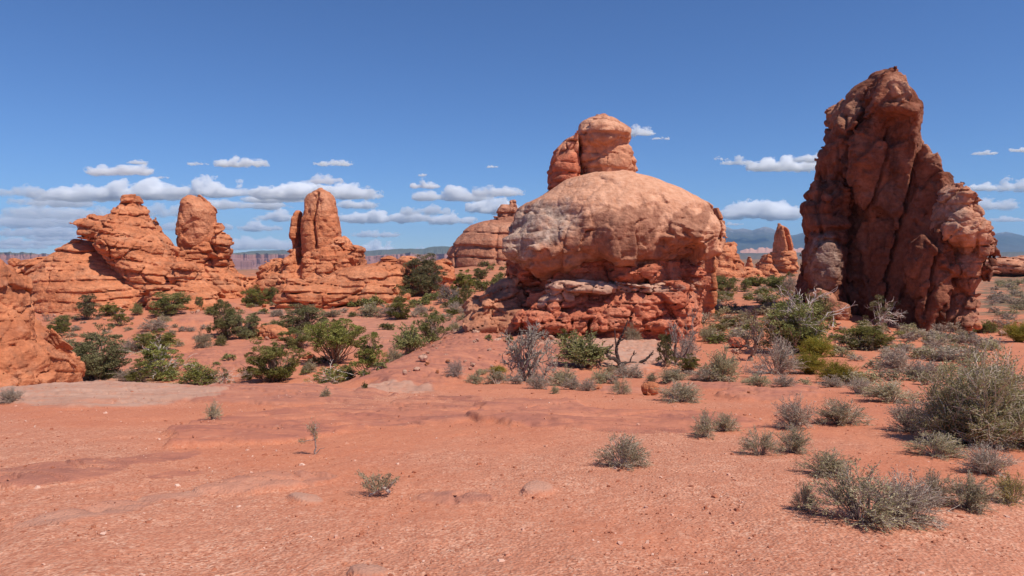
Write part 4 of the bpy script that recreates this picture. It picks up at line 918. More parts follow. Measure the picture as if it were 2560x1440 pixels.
P_PIN = plant_mat("dusty_pinyon_foliage", (.075, .070, .030), (.205, .185, .085), (.35, .305, .17), trans=.22)
P_SAGE = plant_mat("grey_green_leaves", (.21, .175, .095), (.41, .345, .20), (.60, .51, .33))
P_GREY = plant_mat("grey_brown_leaves", (.23, .17, .125), (.41, .325, .245), (.60, .48, .385))
P_EPH = plant_mat("yellow_green_stems", (.16, .135, .018), (.32, .265, .045), (.47, .38, .10))
P_BARK = plant_mat("brown_bark", (.12, .075, .052), (.22, .15, .11), (.36, .26, .20), .9, trans=0)
P_DEAD = plant_mat("silver_dead_wood", (.24, .18, .145), (.43, .345, .285), (.64, .53, .46), .9, trans=0)
P_TWIG = plant_mat("grey_twigs", (.24, .175, .135), (.43, .33, .26), (.60, .49, .40), .9, trans=0)
P_DARK = plant_mat("dark_dead_wood", (.045, .03, .025), (.09, .062, .05), (.17, .12, .10), .9, trans=0)

P_SNAG = plant_mat("weathered_dead_wood", (.13, .098, .08), (.265, .21, .175), (.46, .38, .33), .9, trans=0)
P_OCH = plant_mat("ochre_leaves", (.20, .145, .045), (.37, .27, .10), (.54, .42, .20))

def walk(rng, p, d, L, n, wob, up=0.0):
    pts = [np.array(p, float)]; d = unit(np.array(d, float))
    for i in range(n):
        d = unit(d + rng.normal(size=3) * wob + np.array((0, 0, up)))
        pts.append(pts[-1] + d * L / n)
    return np.array(pts), d
def gnarled(rng, mb, p, d, L, r, depth, wob=.28, kids=(2, 4), shrink=.62, up=.02, spread=.9, out=None, shade=.5, sides=5):
    pts, d2 = walk(rng, p, d, L, 6, wob, up)
    rr = np.linspace(r, r * .5, 7) * (1 + .12 * rng.normal(size=7))
    if depth == 0: rr = np.linspace(r, r * .4, 7)
    mb.tubes(pts[None], rr[None], sides if r > .012 else 3, shade + rng.uniform(-.25, .25))
    if out is not None: out.append((pts[-1], d2))
    if depth > 0:
        for k in range(rng.randint(kids[0], kids[1] + 1)):
            i = rng.randint(2, 7)
            dd = unit(unit(pts[i] - pts[i - 1]) + rng.normal(size=3) * spread * .6 + np.array((0, 0, up * 4)))
            gnarled(rng, mb, pts[i], dd, L * shrink * rng.uniform(.7, 1.2), max(rr[i] * .62, min(.0055, r)), depth - 1, wob, kids, shrink, up, spread, out, shade, sides)

def juniper(name, seed, leaf, bark=None, style='round', clumps=80, per=300, lsize=.026, dead=0):
    """unit height and width; crooked limbs carrying ragged clumps of scale leaves"""
    rng = np.random.RandomState(seed); bark = bark or P_BARK
    root = empty(name)
    C = []; tries = 0
    while len(C) < clumps and tries < 4000:
        tries += 1
        if style == 'round':
            v = unit(rng.normal(size=3)); p = v * rng.uniform(.3, 1) ** .5 * np.array((.40, .40, .46)) + np.array((0, 0, .46))
        elif style == 'umbrella':
            v = unit(rng.normal(size=3)); v[2] = abs(v[2]); p = v * rng.uniform(.55, 1) * np.array((.42, .42, .42)) + np.array((0, 0, .46 + .1 * rng.uniform(-1, .3)))
        elif style == 'open':
            h = rng.choice([.22, .42, .62, .84], p=[.2, .3, .3, .2]); rad = .44 * (1.05 - h) + .10
            a = rng.uniform(0, 2 * pi); p = np.array((cos(a) * rad * rng.uniform(.3, 1), sin(a) * rad * rng.uniform(.3, 1), h + rng.uniform(-.07, .07)))
        else:  # tall
            h = rng.uniform(.1, .95); rad = .42 * (1.1 - h) ** .7
            a = rng.uniform(0, 2 * pi); p = np.array((cos(a) * rad, sin(a) * rad, h))
        v = unit(p - np.array((0, 0, .45)))
        p = np.array((0, 0, .45)) + (p - np.array((0, 0, .45))) * (1 + .9 * float(fbm(np.array([v[0] * 1.1 + seed * 3.3]), np.array([v[1] * 1.1]), np.array([v[2] * 1.1]), 2)[0])) + rng.normal(size=3) * .03
        if p[2] < .05: continue
        if all(np.linalg.norm(p - q) > .07 for q in C): C.append(p)
    C = np.array(C)
    # limbs
    tr = MB()
    lean = rng.uniform(-.12, .12, 2)
    T, _ = walk(rng, (0, 0, -.06), (lean[0], lean[1], 1), .75 if style != 'umbrella' else .55, 8, .10, .05)
    tr.tubes(T[None], np.linspace(.038, .010, 9)[None] * (1 if style != 'tall' else .8), 7, .5)
    for c in C:
        i = int(np.clip((c[2] - .15) / .75 * 8 * rng.uniform(.3, .9), 0, 7)); s = T[i]
        t = np.linspace(0, 1, 6)[:, None]
        P = s + (c - s) * t + rng.normal(size=(6, 3)) * .02 * np.sin(t * pi) + np.array((0, 0, -.06)) * np.sin(t * pi)
        tr.tubes(P[None], (np.linspace(.013, .004, 6))[None], 4, rng.uniform(.3, .9))
    for _ in range(dead):
        c = C[rng.randint(len(C))]; d = unit(c - np.array((0, 0, .35)))
        gnarled(rng, tr, T[rng.randint(2, 7)], d, .42, .012, 2, .2, shade=.9)
    tr.build("trunk", bark, root)
    cr = MB()
    for c in C:
        n = int(per * rng.uniform(.5, 1.3) * 1.05); R0 = rng.uniform(.045, .105)
        v = unit(rng.normal(size=(n, 3))); rad = R0 * rng.uniform(.15, 1, n) ** .45
        # each clump is a bundle of little sprays
        ns = 14; sp = unit(rng.normal(size=(ns, 3))); w = rng.randint(0, ns, n)
        v = unit(v * .55 + sp[w])
        p = c + v * rad[:, None] * np.array((1.15, 1.15, .8))
        d = unit(v + rng.normal(size=(n, 3)) * .5 + np.array((0, 0, .35)))
        sh = np.clip(.5 + rng.uniform(-.22, .22) + rng.normal(size=n) * .16 + .10 * rng.normal(size=ns)[w], 0, 1)
        cr.leaves(p, d, lsize * rng.uniform(.6, 1.3, n), lsize * .27, rng, sh)
    cr.build("crown", leaf, root)
    return root

def shrub(name, seed, leaf, twig, stems=70, twigs=7, leaves=9, L=.05, W=.008, spread=1.0, flat=1.0, upright=.0, r0=.006, droop=.0, single=False, lshade=.5, clumpy=0):
    """unit width about 1, unit height about 1: wiry stems fanning from the base, side twigs, small leaves"""
    rng = np.random.RandomState(seed)
    a = rng.uniform(0, 2 * pi, stems); e = np.arccos(rng.uniform(.02 + upright, 1, stems) ** .8)
    if clumpy:
        ca = rng.uniform(0, 2 * pi, clumpy); a = ca[rng.randint(0, clumpy, stems)] + rng.normal(size=stems) * .28
    D0 = np.stack([np.cos(a) * np.sin(e), np.sin(a) * np.sin(e), np.cos(e)], 1)
    ln = rng.uniform(.62, 1.05, stems)
    end = D0 * np.array((.5, .5, .92)) * ln[:, None]
    base = np.stack([np.cos(a), np.sin(a), 0 * a], 1) * rng.uniform(0, .07, stems)[:, None]
    t = np.linspace(0, 1, 6)[None, :, None]
    wig = np.cumsum(rng.normal(size=(stems, 6, 3)) * .018, axis=1); wig[:, 0] = 0
    P = base[:, None] + (end - base)[:, None] * t + wig + np.array((0, 0, .10)) * np.sin(t * pi) * (np.sin(e)[:, None, None])
    P[:, 0, 2] = -.05
    st_ = MB()
    shs = rng.uniform(.2, .9, stems)
    st_.tubes(P, np.linspace(r0, r0 * .35, 6)[None] * rng.uniform(.6, 1.5, stems)[:, None], 3, shs)
    m = stems * twigs
    si = np.repeat(np.arange(stems), twigs); ti = rng.uniform(.35, 1.0, m) * 4.99; k = ti.astype(int); fr = (ti - k)[:, None]
    S = P[si, k] * (1 - fr) + P[si, k + 1] * fr
    sd = unit(P[si, k + 1] - P[si, k])
    td = unit(sd + rng.normal(size=(m, 3)) * .55 + np.array((0, 0, .25)))
    tl = rng.uniform(.08, .2, m)
    t4 = np.linspace(0, 1, 4)[None, :, None]
    Q = S[:, None] + td[:, None] * tl[:, None, None] * t4 + np.cumsum(rng.normal(size=(m, 4, 3)) * .008, axis=1) * t4
    st_.tubes(Q, np.linspace(r0 * .42, r0 * .2, 4)[None] * np.ones((m, 1)), 3, shs[si])
    lf = MB()
    if leaves:
        n = m * leaves
        qi = np.repeat(np.arange(m), leaves); u = rng.uniform(.1, 1.05, n)[:, None]
        p = S[qi] + td[qi] * (tl[qi][:, None] * u) + rng.normal(size=(n, 3)) * .006
        d = unit(td[qi] + rng.normal(size=(n, 3)) * .6)
        sh = np.clip(lshade + rng.normal(size=n) * .18 + (rng.rand(stems) - .5)[si][qi] * .3, 0, 1)
        lf.leaves(p, d, L * rng.uniform(.6, 1.3, n), W, rng, sh)
    if single:
        mb = MB()
        mb.add(np.concatenate(st_.v), np.concatenate(st_.f), np.concatenate(st_.sh), 0)
        if leaves: mb.add(np.concatenate(lf.v), np.concatenate(lf.f), np.concatenate(lf.sh), 1)
        return mb.build(name, [twig, leaf])
    root = empty(name)
    st_.build("stems", twig, root)
    if leaves: lf.build("foliage", leaf, root)
    return root

def dead_tree(name, seed, L=.5, r=.045, depth=4, trunks=1, lean=(0, 0), kids=(2, 4), mat=None, shrink=.66, wob=.26):
    rng = np.random.RandomState(seed)
    root = empty(name); mb = MB(); br = MB()
    for i in range(trunks):
        T, d = walk(rng, (rng.uniform(-.05, .05), rng.uniform(-.05, .05), -.06), (lean[0] + rng.uniform(-.25, .25), lean[1], 1), .40, 6, .16, .05)
        mb.tubes(T[None], np.linspace(r * 1.25, r * .8, 7)[None], 8, .5)
        for k in range(rng.randint(5, 8)):
            j = rng.randint(2, 7)
            a = rng.uniform(0, 2 * pi); dd = unit(np.array((cos(a) * .9, sin(a) * .9, rng.uniform(.1, 1.0))))
            gnarled(rng, br, T[j], dd, L * rng.uniform(.6, 1.0), r * .5, depth - 1, wob, kids, shrink, .03, 1.0)
    mb.build("trunk", mat or P_DEAD, root); br.build("branches", mat or P_DEAD, root)
    return root

PROTO = {}
def protos():
    P = PROTO
    P['jun'] = [juniper("juniper_tree", 1, P_JUN), juniper("juniper_tree", 2, P_JUN, style='tall', clumps=70, per=280), juniper("juniper_tree", 3, P_JUN, style='open', clumps=48), juniper("juniper_tree", 4, P_JUN, dead=3, clumps=60)]
    P['big'] = [juniper("juniper_tree", 21, P_PIN, clumps=120, per=300, lsize=.022, dead=4), juniper("juniper_tree", 22, P_JUN, style='open', clumps=60, per=260, lsize=.022, dead=2)]
    P['umb'] = [juniper("juniper_tree", 5, P_YEL, style='umbrella', clumps=64, per=300, lsize=.024, dead=2)]
    P['yel'] = [juniper("juniper_tree", 6, P_YEL, clumps=76), juniper("juniper_tree", 7, P_YEL, style='open', clumps=46, dead=2), juniper("juniper_tree", 16, P_YEL, clumps=84, per=300, dead=1)]
    P['pin'] = [juniper("pinyon_tree", 8, P_PIN, style='open', clumps=52, per=280), juniper("pinyon_tree", 9, P_PIN, style='tall', clumps=90, per=300, lsize=.024, dead=2), juniper("pinyon_tree", 10, P_PIN, clumps=70)]
    P['half'] = [juniper("half_dead_juniper", 11, P_YEL, bark=P_DEAD, clumps=56, per=260, lsize=.024, dead=12, style='round'), juniper("half_dead_juniper", 12, P_PIN, bark=P_DEAD, style='tall', clumps=22, per=200, dead=10)]
    P['half'].append(juniper("half_dead_juniper", 13, P_JUN, bark=P_DEAD, clumps=64, per=260, lsize=.022, dead=12))
    P['dead'] = [dead_tree("dead_juniper", 31, trunks=2, L=.42, r=.035, depth=5, kids=(3, 4), shrink=.6, mat=P_SNAG), dead_tree("dead_juniper", 32, trunks=1, L=.42, r=.055, depth=5, kids=(3, 4), shrink=.6, mat=P_BARK), dead_tree("dead_juniper", 33, trunks=1, L=.45, r=.035, depth=5, kids=(2, 4), lean=(-.3, 0), mat=P_SNAG), dead_tree("dead_shrub", 34, trunks=4, L=.45, r=.014, depth=3, mat=P_SNAG)]
    P['sage'] = [shrub("grey_shrub", 41, P_SAGE, P_TWIG, 80, 7, 9), shrub("grey_shrub", 42, P_GREY, P_TWIG, 80, 8, 7, clumpy=7), shrub("grey_shrub", 43, P_SAGE, P_TWIG, 70, 8, 10, clumpy=9), shrub("grey_shrub", 44, P_GREY, P_TWIG, 100, 7, 6)]
    P['fore'] = [shrub("blackbrush_shrub", 51, P_SAGE, P_TWIG, 100, 9, 7, L=.040, W=.0065, r0=.007, clumpy=12), shrub("blackbrush_shrub", 52, P_SAGE, P_TWIG, 80, 9, 6, L=.042, W=.0065, r0=.007, clumpy=8), shrub("blackbrush_shrub", 53, P_GREY, P_TWIG, 110, 9, 6, L=.036, W=.006, r0=.007, clumpy=14), shrub("blackbrush_shrub", 54, P_OCH, P_TWIG, 90, 9, 8, L=.042, W=.0065, r0=.007, clumpy=9)]
    P['green'] = [shrub("green_shrub", 61, P_JUN, P_TWIG, 80, 8, 11, L=.06, W=.011, upright=.15, lshade=.7), shrub("green_shrub", 62, P_YEL, P_TWIG, 80, 8, 11, L=.055, W=.010, lshade=.5)]
    P['eph'] = [shrub("broom_shrub", 71, P_EPH, P_EPH, 190, 9, 5, L=.07, W=.004, upright=.25, r0=.006), shrub("broom_shrub", 72, P_EPH, P_EPH, 170, 9, 5, L=.07, W=.004, upright=.1, r0=.006)]
    P['twig'] = [shrub("bare_shrub", 81, P_GREY, P_DEAD, 90, 9, 2, r0=.007), shrub("bare_shrub", 82, P_GREY, P_TWIG, 110, 9, 3, r0=.007, clumpy=9)]
    P['tuft'] = [shrub("scrub_tuft", 91, P_SAGE, P_TWIG, 34, 4, 6, L=.10, W=.022, r0=.012, single=True), shrub("scrub_tuft", 92, P_GREY, P_TWIG, 34, 4, 6, L=.10, W=.022, r0=.012, single=True), shrub("scrub_tuft", 93, P_SAGE, P_TWIG, 30, 4, 7, L=.10, W=.024, r0=.012, single=True, clumpy=6)]
    P['gtuft'] = [shrub("green_tuft", 94, P_JUN, P_TWIG, 34, 4, 7, L=.11, W=.03, r0=.012, single=True, lshade=.6), shrub("green_tuft", 95, P_YEL, P_TWIG, 34, 4, 7, L=.11, W=.03, r0=.012, single=True, lshade=.5)]
USED = set()
def copy_tree(o, parent=None):
    c = o.copy(); COL.objects.link(c)
    if parent is not None: c.parent = parent
    for ch in o.children:
        if ch.name in KIDS.get(o.name, ()): copy_tree(ch, c)
    return c
KIDS = {}
EXT = {}
def _co(o):
    a = np.empty(len(o.data.vertices) * 3, f4); o.data.vertices.foreach_get("co", a); return a.reshape(-1, 3)
def place(kind, var, px, top, base, w, label, cat, group=None, d=None, sink=.03, rot=None):
    src = PROTO[kind][var]
    if src.name not in USED:
        USED.add(src.name); o = src; KIDS[src.name] = [c.name for c in src.children]
    else:
        o = src.copy(); COL.objects.link(o)
        for nm in KIDS[src.name]:
            c = bpy.data.objects[nm].copy(); COL.objects.link(c); c.parent = o
    d = d or hit(px, base)
    P = stand(px, d); k = m_per_px(d)
    if src.name not in EXT:                        # the plant's own breadth and height
        V = np.concatenate([_co(m) for m in ([src] if src.type == 'MESH' else [bpy.data.objects[n] for n in KIDS[src.name]])])
        q = np.percentile(V, [1.5, 98.5], axis=0)
        EXT[src.name] = (max(q[1][0] - q[0][0], q[1][1] - q[0][1]), np.percentile(V[:, 2], 99.3))
    ex, ez = EXT[src.name]
    o.location = P - np.array((0, 0, sink * (base - top) * k))
    rng = random.Random(int(px * 7 + base * 13))
    o.rotation_euler = (0, 0, rng.uniform(0, 6.28) if rot is None else rot)
    sx = w * k * (.98 if src.name.startswith('jun') else 1.0) / ex; sz = (base - top) * k * 1.03 / ez
    o.scale = (sx, sx, sz)
    for key in ("label", "category", "group"):
        if key in o: del o[key]
    tag(o, label, cat, group)
    return o

J, S_, SH = "juniper", "shrub", "shrub"
PLANTS = [
 # valley on the left: kind, variant, px, top, base, width, label, category[, depth]
 ('pin', 0, 220, 737, 799, 66, "thin open pinyon with a bare leaning trunk below the striped slope", "pinyon"),
 ('yel', 0, 275, 757, 788, 44, "small yellowish juniper just right of the thin open pinyon", J),
 ('yel', 1, 298, 770, 815, 46, "light green juniper bush below the small yellowish juniper", J),
 ('green', 0, 344, 757, 788, 24, "pale grey-green bush standing alone between the light green juniper and the round one", SH),
 ('jun', 0, 424, 730, 786, 82, "dense round grey-green juniper at the foot of the layered pyramid", J),
 ('jun', 2, 499, 742, 774, 32, "small dark scraggly juniper right of the dense round one", J),
 ('green', 1, 530, 766, 786, 40, "low green bush right of the small dark scraggly juniper", SH),
 ('jun', 0, 156, 789, 828, 36, "dark green ball shaped juniper beside the left boulder outcrop", J),
 ('yel', 2, 128, 810, 842, 62, "yellow-green juniper hedge left of the ball shaped juniper", J),
 ('dead', 3, 117, 780, 803, 34, "bare dead twigs behind the yellow-green hedge at the left", "dead shrub"),
 ('big', 0, 240, 826, 952, 158, "large shaggy juniper with dead white limbs right of the left boulder outcrop", J, 46),
 ('yel', 0, 388, 822, 879, 88, "bright olive juniper bush in the middle of the left valley", J),
 ('sage', 3, 322, 846, 878, 44, "grey shrub between the large shaggy juniper and the bright olive one", SH),
 ('half', 0, 395, 872, 956, 128, "mixed green and grey juniper thicket right of the large shaggy juniper", J, 46),
 ('yel', 1, 345, 905, 958, 70, "low olive juniper at the left foot of the mixed thicket", J, 44),
 ('green', 1, 490, 917, 968, 96, "low green bush with pale dead stems behind the sandstone crest", SH, 43),
 ('half', 1, 548, 925, 968, 60, "grey and olive bush right of the low green bush on the crest", J, 43),
 ('sage', 0, 508, 824, 869, 46, "upright grey-green shrub left of the large twin juniper", SH),
 ('sage', 1, 388, 795, 827, 66, "wide grey shrub on the red slope above the bright olive juniper", SH),
 ('sage', 0, 412, 784, 806, 34, "small grey-green shrub just above the wide grey shrub", SH),
 ('sage', 3, 320, 926, 955, 60, "grey brush under the right side of the large shaggy juniper", SH, 45),
 ('dead', 3, 477, 812, 829, 26, "twisted grey stump lying on the red slope left of the twin juniper", "dead wood"),
 ('dead', 3, 431, 868, 881, 20, "small twisted grey root at the right foot of the bright olive juniper", "dead wood"),
 ('jun', 1, 566, 750, 842, 84, "left half of the large twin juniper, dark and full, below the left tower", J),
 ('pin', 2, 612, 776, 846, 80, "right half of the large twin juniper, paler with arching limbs", J),
 ('green', 1, 551, 838, 864, 30, "yellow-green shrub at the foot of the twin juniper", SH),
 ('yel', 2, 634, 718, 765, 64, "green juniper in front of the saddle between the two towers", J),
 ('jun', 0, 680, 720, 760, 40, "dark juniper right of the green one in front of the saddle", J),
 ('jun', 3, 690, 702, 730, 34, "small dark juniper higher up beside the split tower's lower blocks", J),
 ('gtuft', 0, 615, 695, 708, 16, "lone tiny bush on the bare saddle ledge", SH),
 ('pin', 1, 757, 762, 828, 112, "wide open pinyon standing on the broken orange blocks", "pinyon"),
 ('jun', 3, 742, 820, 868, 92, "dark low juniper under the wide open pinyon", J),
 ('jun', 2, 738, 708, 768, 50, "wispy juniper against the left lobe of the slickrock dome", J),
 ('jun', 0, 785, 712, 766, 80, "broad dark juniper in front of the slickrock dome", J),
 ('yel', 0, 832, 740, 764, 50, "low green juniper right of the broad dark juniper", J),
 ('umb', 0, 838, 820, 930, 138, "big umbrella shaped juniper with a bare bent trunk in the middle of the valley", J, 50),
 ('yel', 2, 684, 866, 966, 134, "full rounded bright green juniper behind the middle of the sandstone crest", J, 42),
 ('yel', 1, 925, 851, 950, 92, "clumpy bright green juniper at the left edge of the rubble slope", J, 39),
 ('half', 0, 826, 922, 975, 96, "low juniper with white bare stems right of the full rounded juniper", J, 38),
 ('sage', 2, 770, 910, 940, 44, "grey shrub between the full rounded and the umbrella juniper", SH, 46),
 ('sage', 3, 620, 922, 950, 40, "grey ball shaped shrub at the left foot of the full rounded juniper", SH, 44),
 ('jun', 2, 813, 792, 819, 34, "little juniper on the rim right of the broken orange blocks", J),
 ('sage', 0, 836, 770, 791, 42, "grey-green shrub on the bare rock behind the little rim juniper", SH),
 ('sage', 1, 695, 774, 791, 28, "small grey shrub on bare rock left of the wide open pinyon", SH),
 ('green', 1, 882, 779, 791, 26, "small yellow-green cushion on the edge of the pink slickrock", SH),
 ('sage', 1, 672, 810, 828, 24, "small grey shrub on top of the pinkish split block", SH),
 ('green', 0, 690, 800, 818, 40, "low green mat above the broken orange blocks", SH),
 ('sage', 2, 930, 756, 790, 62, "left one of two grey shrubs in a row behind the pink slickrock", SH),
 ('sage', 1, 972, 762, 790, 44, "right one of two grey shrubs in a row behind the pink slickrock", SH),
 # middle distance
 ('pin', 1, 1060, 629, 730, 108, "tall dark pinyon with a split top left of the balanced rock", "pinyon", 91),
 ('pin', 2, 1040, 668, 730, 70, "dark lower half of the tall pinyon, a second bushy pinyon at its foot", "pinyon", 90),
 ('yel', 0, 1157, 676, 720, 60, "round bright green juniper right of the tall dark pinyon", J),
 ('jun', 0, 1200, 673, 697, 36, "dark round juniper on the hillside under the far domed butte", J),
 ('jun', 3, 1003, 712, 752, 48, "green juniper with grey stems left below the tall dark pinyon", J),
 ('green', 0, 955, 703, 730, 48, "grey-green bush on the orange sand right of the slickrock dome", SH),
 ('yel', 2, 1000, 750, 799, 58, "two tiered olive juniper at the far edge of the pink slickrock", J),
 ('dead', 0, 1125, 714, 760, 56, "grey leafless shrub below the round bright green juniper", "dead shrub"),
 ('jun', 1, 1163, 710, 762, 38, "narrow dark green juniper right of the grey leafless shrub", J),
 ('sage', 3, 1053, 762, 785, 34, "grey shrub on red sand right of the two tiered juniper", SH),
 ('twig', 0, 1140, 752, 784, 40, "pale twiggy shrub below the narrow dark green juniper", SH),
 ('yel', 0, 1132, 770, 788, 34, "low green bush at the foot of the pale twiggy shrub", SH),
 ('sage', 2, 1137, 803, 828, 34, "conical grey shrub left of the balanced rock's side block", SH),
 ('jun', 3, 1078, 810, 888, 82, "green juniper with bare top twigs at the foot of the rubble slope", J, 46),
 ('green', 0, 1022, 832, 900, 74, "loose grey-green bush left of the juniper below the rubble slope", SH, 44),
 ('sage', 0, 985, 860, 905, 44, "grey-green brush on the valley edge right of the clumpy juniper", SH, 42),
 # around the balanced rock
 ('dead', 0, 1318, 812, 952, 122, "silvery dead juniper with a crown of bare twisted branches", "dead tree"),
 ('green', 0, 1455, 832, 914, 116, "leafy green shrub right of the silvery dead juniper", SH),
 ('yel', 1, 1408, 808, 845, 40, "small green juniper behind the silvery dead juniper", J, 37),
 ('sage', 0, 1580, 810, 850, 42, "grey-green shrub at the base of the balanced rock above the fallen limb", SH),
 ('dead', 2, 1695, 772, 912, 104, "grey dead snag rising before the right side of the balanced rock", "dead tree"),
 ('jun', 2, 1662, 836, 914, 62, "narrow green juniper growing beside the grey dead snag", J),
 ('yel', 0, 1722, 884, 930, 50, "low dark green juniper at the right foot of the grey dead snag", J),
 ('twig', 0, 1718, 832, 902, 52, "bare grey twiggy bush right of the grey dead snag", SH),
 ('sage', 0, 1186, 928, 957, 50, "leftmost grey-green shrub of the row along the slab edge", SH),
 ('sage', 2, 1243, 924, 960, 60, "grey-green shrub in the row, second from its left end", SH),
 ('eph', 0, 1245, 914, 934, 40, "yellow-green broom tuft behind the second shrub of the row", "broom shrub"),
 ('dead', 3, 1288, 922, 960, 46, "grey tangle of dead branches at the left foot of the silvery dead juniper", "dead shrub"),
 ('sage', 3, 1345, 934, 972, 56, "grey shrub at the right foot of the silvery dead juniper", SH),
 ('sage', 0, 1405, 916, 964, 84, "broad grey-green shrub below the leafy green shrub", SH),
 ('sage', 1, 1432, 942, 974, 50, "greyer shrub in front of the broad grey-green one", SH),
 ('sage', 2, 1385, 963, 984, 30, "small shrub at the sandy edge below the broad grey-green one", SH),
 ('sage', 3, 1470, 947, 977, 42, "small upright shrub with a bare stem right of the greyer shrub", SH),
 ('sage', 0, 1500, 918, 957, 56, "grey-green shrub below the left end of the fallen limb", SH),
 ('sage', 2, 1525, 908, 936, 30, "little shrub touching the fallen limb", SH),
 ('sage', 1, 1570, 911, 944, 76, "grey shrub in front of the right end of the fallen limb", SH),
 ('fore', 1, 1553, 943, 986, 50, "shrub with a bare twisted foot on open red sand below the fallen limb", SH),
 ('sage', 2, 1634, 930, 957, 36, "small shrub below the narrow green juniper", SH),
 ('sage', 0, 1682, 914, 950, 76, "rounded grey-green shrub below the grey dead snag", SH),
 ('fore', 0, 1697, 955, 1004, 106, "wide grey-green shrub beside the rounded red boulder", SH),
 ('sage', 3, 1772, 914, 950, 76, "grey-green shrub left of the tall grey shrub by the dead tree", SH),
 ('twig', 0, 1137, 897, 940, 48, "pale leafless twigs on the red mound left of the shrub row", SH),
 ('gtuft', 0, 1222, 836, 852, 18, "tiny green tuft on the slope left of the balanced rock", SH),
 ('gtuft', 1, 1273, 837, 855, 22, "tiny green tuft just below the balanced rock's side block", SH),
 # right field
 ('jun', 0, 1775, 690, 735, 66, "dark green juniper close behind the right edge of the balanced rock", J),
 ('jun', 3, 1770, 715, 756, 60, "green juniper bush below the one behind the balanced rock", J),
 ('jun', 1, 1818, 694, 732, 54, "second dark juniper from the balanced rock in the line under the rubble ridge", J),
 ('jun', 2, 1862, 700, 729, 48, "spreading juniper with visible trunk under the rock hump", J),
 ('yel', 0, 1888, 687, 715, 42, "bright round juniper before the striped knoll", J),
 ('jun', 0, 1937, 694, 724, 54, "dark juniper nearest the fin in the line under the far rocks", J),
 ('sage', 3, 1975, 690, 730, 40, "grey bush in the shade at the left edge of the fin", SH),
 ('dead', 1, 1873, 776, 902, 102, "dead tree with a thick dark trunk and dense grey twigs", "dead tree"),
 ('half', 2, 1985, 732, 880, 186, "large half dead juniper with green clumps and white bare limbs left of the fin", J),
 ('jun', 3, 2000, 790, 882, 120, "green lower clumps of juniper below the large half dead one", J),
 ('green', 0, 2035, 735, 806, 80, "fresh green bush between the half dead juniper and the fin", SH),
 ('sage', 0, 1773, 809, 853, 58, "grey-green shrub beside the right foot of the balanced rock", SH),
 ('sage', 2, 1800, 867, 950, 100, "tall grey shrub left of the dead tree with the thick trunk", SH),
 ('twig', 1, 1942, 846, 935, 100, "grey leafless brush right of the dead tree with the thick trunk", SH),
 ('dead', 3, 1895, 905, 945, 90, "low tangle of fallen grey branches below the dead tree", "dead shrub"),
 ('eph', 0, 2025, 883, 934, 84, "yellow-green broom shrub, the brightest of three", "broom shrub"),
 ('eph', 1, 2045, 842, 892, 74, "dark olive broom shrub just behind the brightest one", "broom shrub"),
 ('eph', 1, 2097, 903, 958, 86, "yellow-green broom shrub right of the brightest one", "broom shrub"),
 ('yel', 2, 2165, 812, 872, 134, "olive green juniper mound in front of the fin", J),
 ('half', 1, 2200, 738, 816, 84, "half dead bush with grey twigs against the dark foot of the fin", J),
 ('twig', 1, 2258, 870, 934, 92, "grey leafless shrub right of the olive juniper mound", SH),
 ('sage', 1, 2310, 905, 950, 80, "low grey shrub between the leafless shrub and the huge one at the right", SH),
 ('fore', 0, 2235, 953, 1004, 124, "wide low grey shrub on sand above the right foreground", SH),
 ('fore', 2, 2150, 944, 984, 60, "small grey shrub left of the wide low grey shrub", SH),
 ('sage', 0, 1897, 932, 963, 70, "grey-green shrub on the edge of the slab below the dead tree", SH),
 ('sage', 3, 1965, 936, 966, 56, "grey shrub next to the right along the slab edge", SH),
 ('sage', 1, 2080, 938, 968, 60, "grey shrub at the foot of the right broom shrub", SH),
 ('eph', 0, 2548, 806, 856, 64, "broom shrub cut by the right picture edge beside red boulders", "broom shrub"),
 ('green', 1, 2470, 802, 832, 46, "olive shrub at the right foot of the fin", SH),
 ('dead', 3, 2515, 783, 820, 66, "grey dead bush on the plain right of the fin", "dead shrub"),
 ('dead', 3, 2478, 736, 764, 36, "dark dead bush against the right edge of the fin", "dead shrub"),
 # foreground
 ('fore', 1, 1768, 1026, 1092, 78, "left one of a pair of foreground shrubs on sand with a pale woody foot", SH),
 ('fore', 0, 1818, 1031, 1077, 60, "right one of the pair of foreground shrubs with a pale woody foot", SH),
 ('fore', 2, 1990, 990, 1072, 86, "grey-brown shrub, dying in front, left of a fuller green-grey one", SH),
 ('fore', 0, 2107, 998, 1060, 116, "full green-grey shrub spreading low right of the dying one", SH),
 ('fore', 0, 1985, 1066, 1130, 80, "right half of the long low shrub below the dying one", SH),
 ('fore', 1, 1905, 1070, 1136, 92, "left half of the long low shrub below the dying one", SH),
 ('fore', 2, 2280, 996, 1080, 96, "dark grey shrub casting a clear shadow left of the huge bush", SH),
 ('fore', 0, 2350, 1086, 1140, 122, "flat grey-green shrub creeping out under the huge bush", SH),
 ('fore', 2, 2485, 1112, 1184, 112, "grey shrub below the huge bush near the right picture edge", SH),
 ('fore', 3, 2545, 1180, 1258, 84, "yellowish brown shrub cut by the right picture edge", SH),
 ('fore', 0, 2072, 1124, 1186, 122, "grey-green shrub directly behind the largest foreground shrub", SH),
 ('fore', 1, 2165, 1160, 1302, 240, "largest foreground shrub, sprawling grey twigs on red sand at lower right", SH),
 ('fore', 2, 2260, 1185, 1300, 170, "greyer right side shrub grown into the largest foreground shrub", SH),
 ('fore', 0, 2020, 1206, 1276, 56, "small upright shrub with a bent woody stem at the left of the largest one", SH),
 ('fore', 1, 2345, 1176, 1262, 120, "left one of two shrubs right of the largest foreground shrub", SH),
 ('fore', 0, 2430, 1186, 1270, 120, "right one of two shrubs right of the largest foreground shrub", SH),
 ('fore', 0, 1560, 1090, 1166, 116, "lone round shrub on bare gravel in the middle foreground", SH),
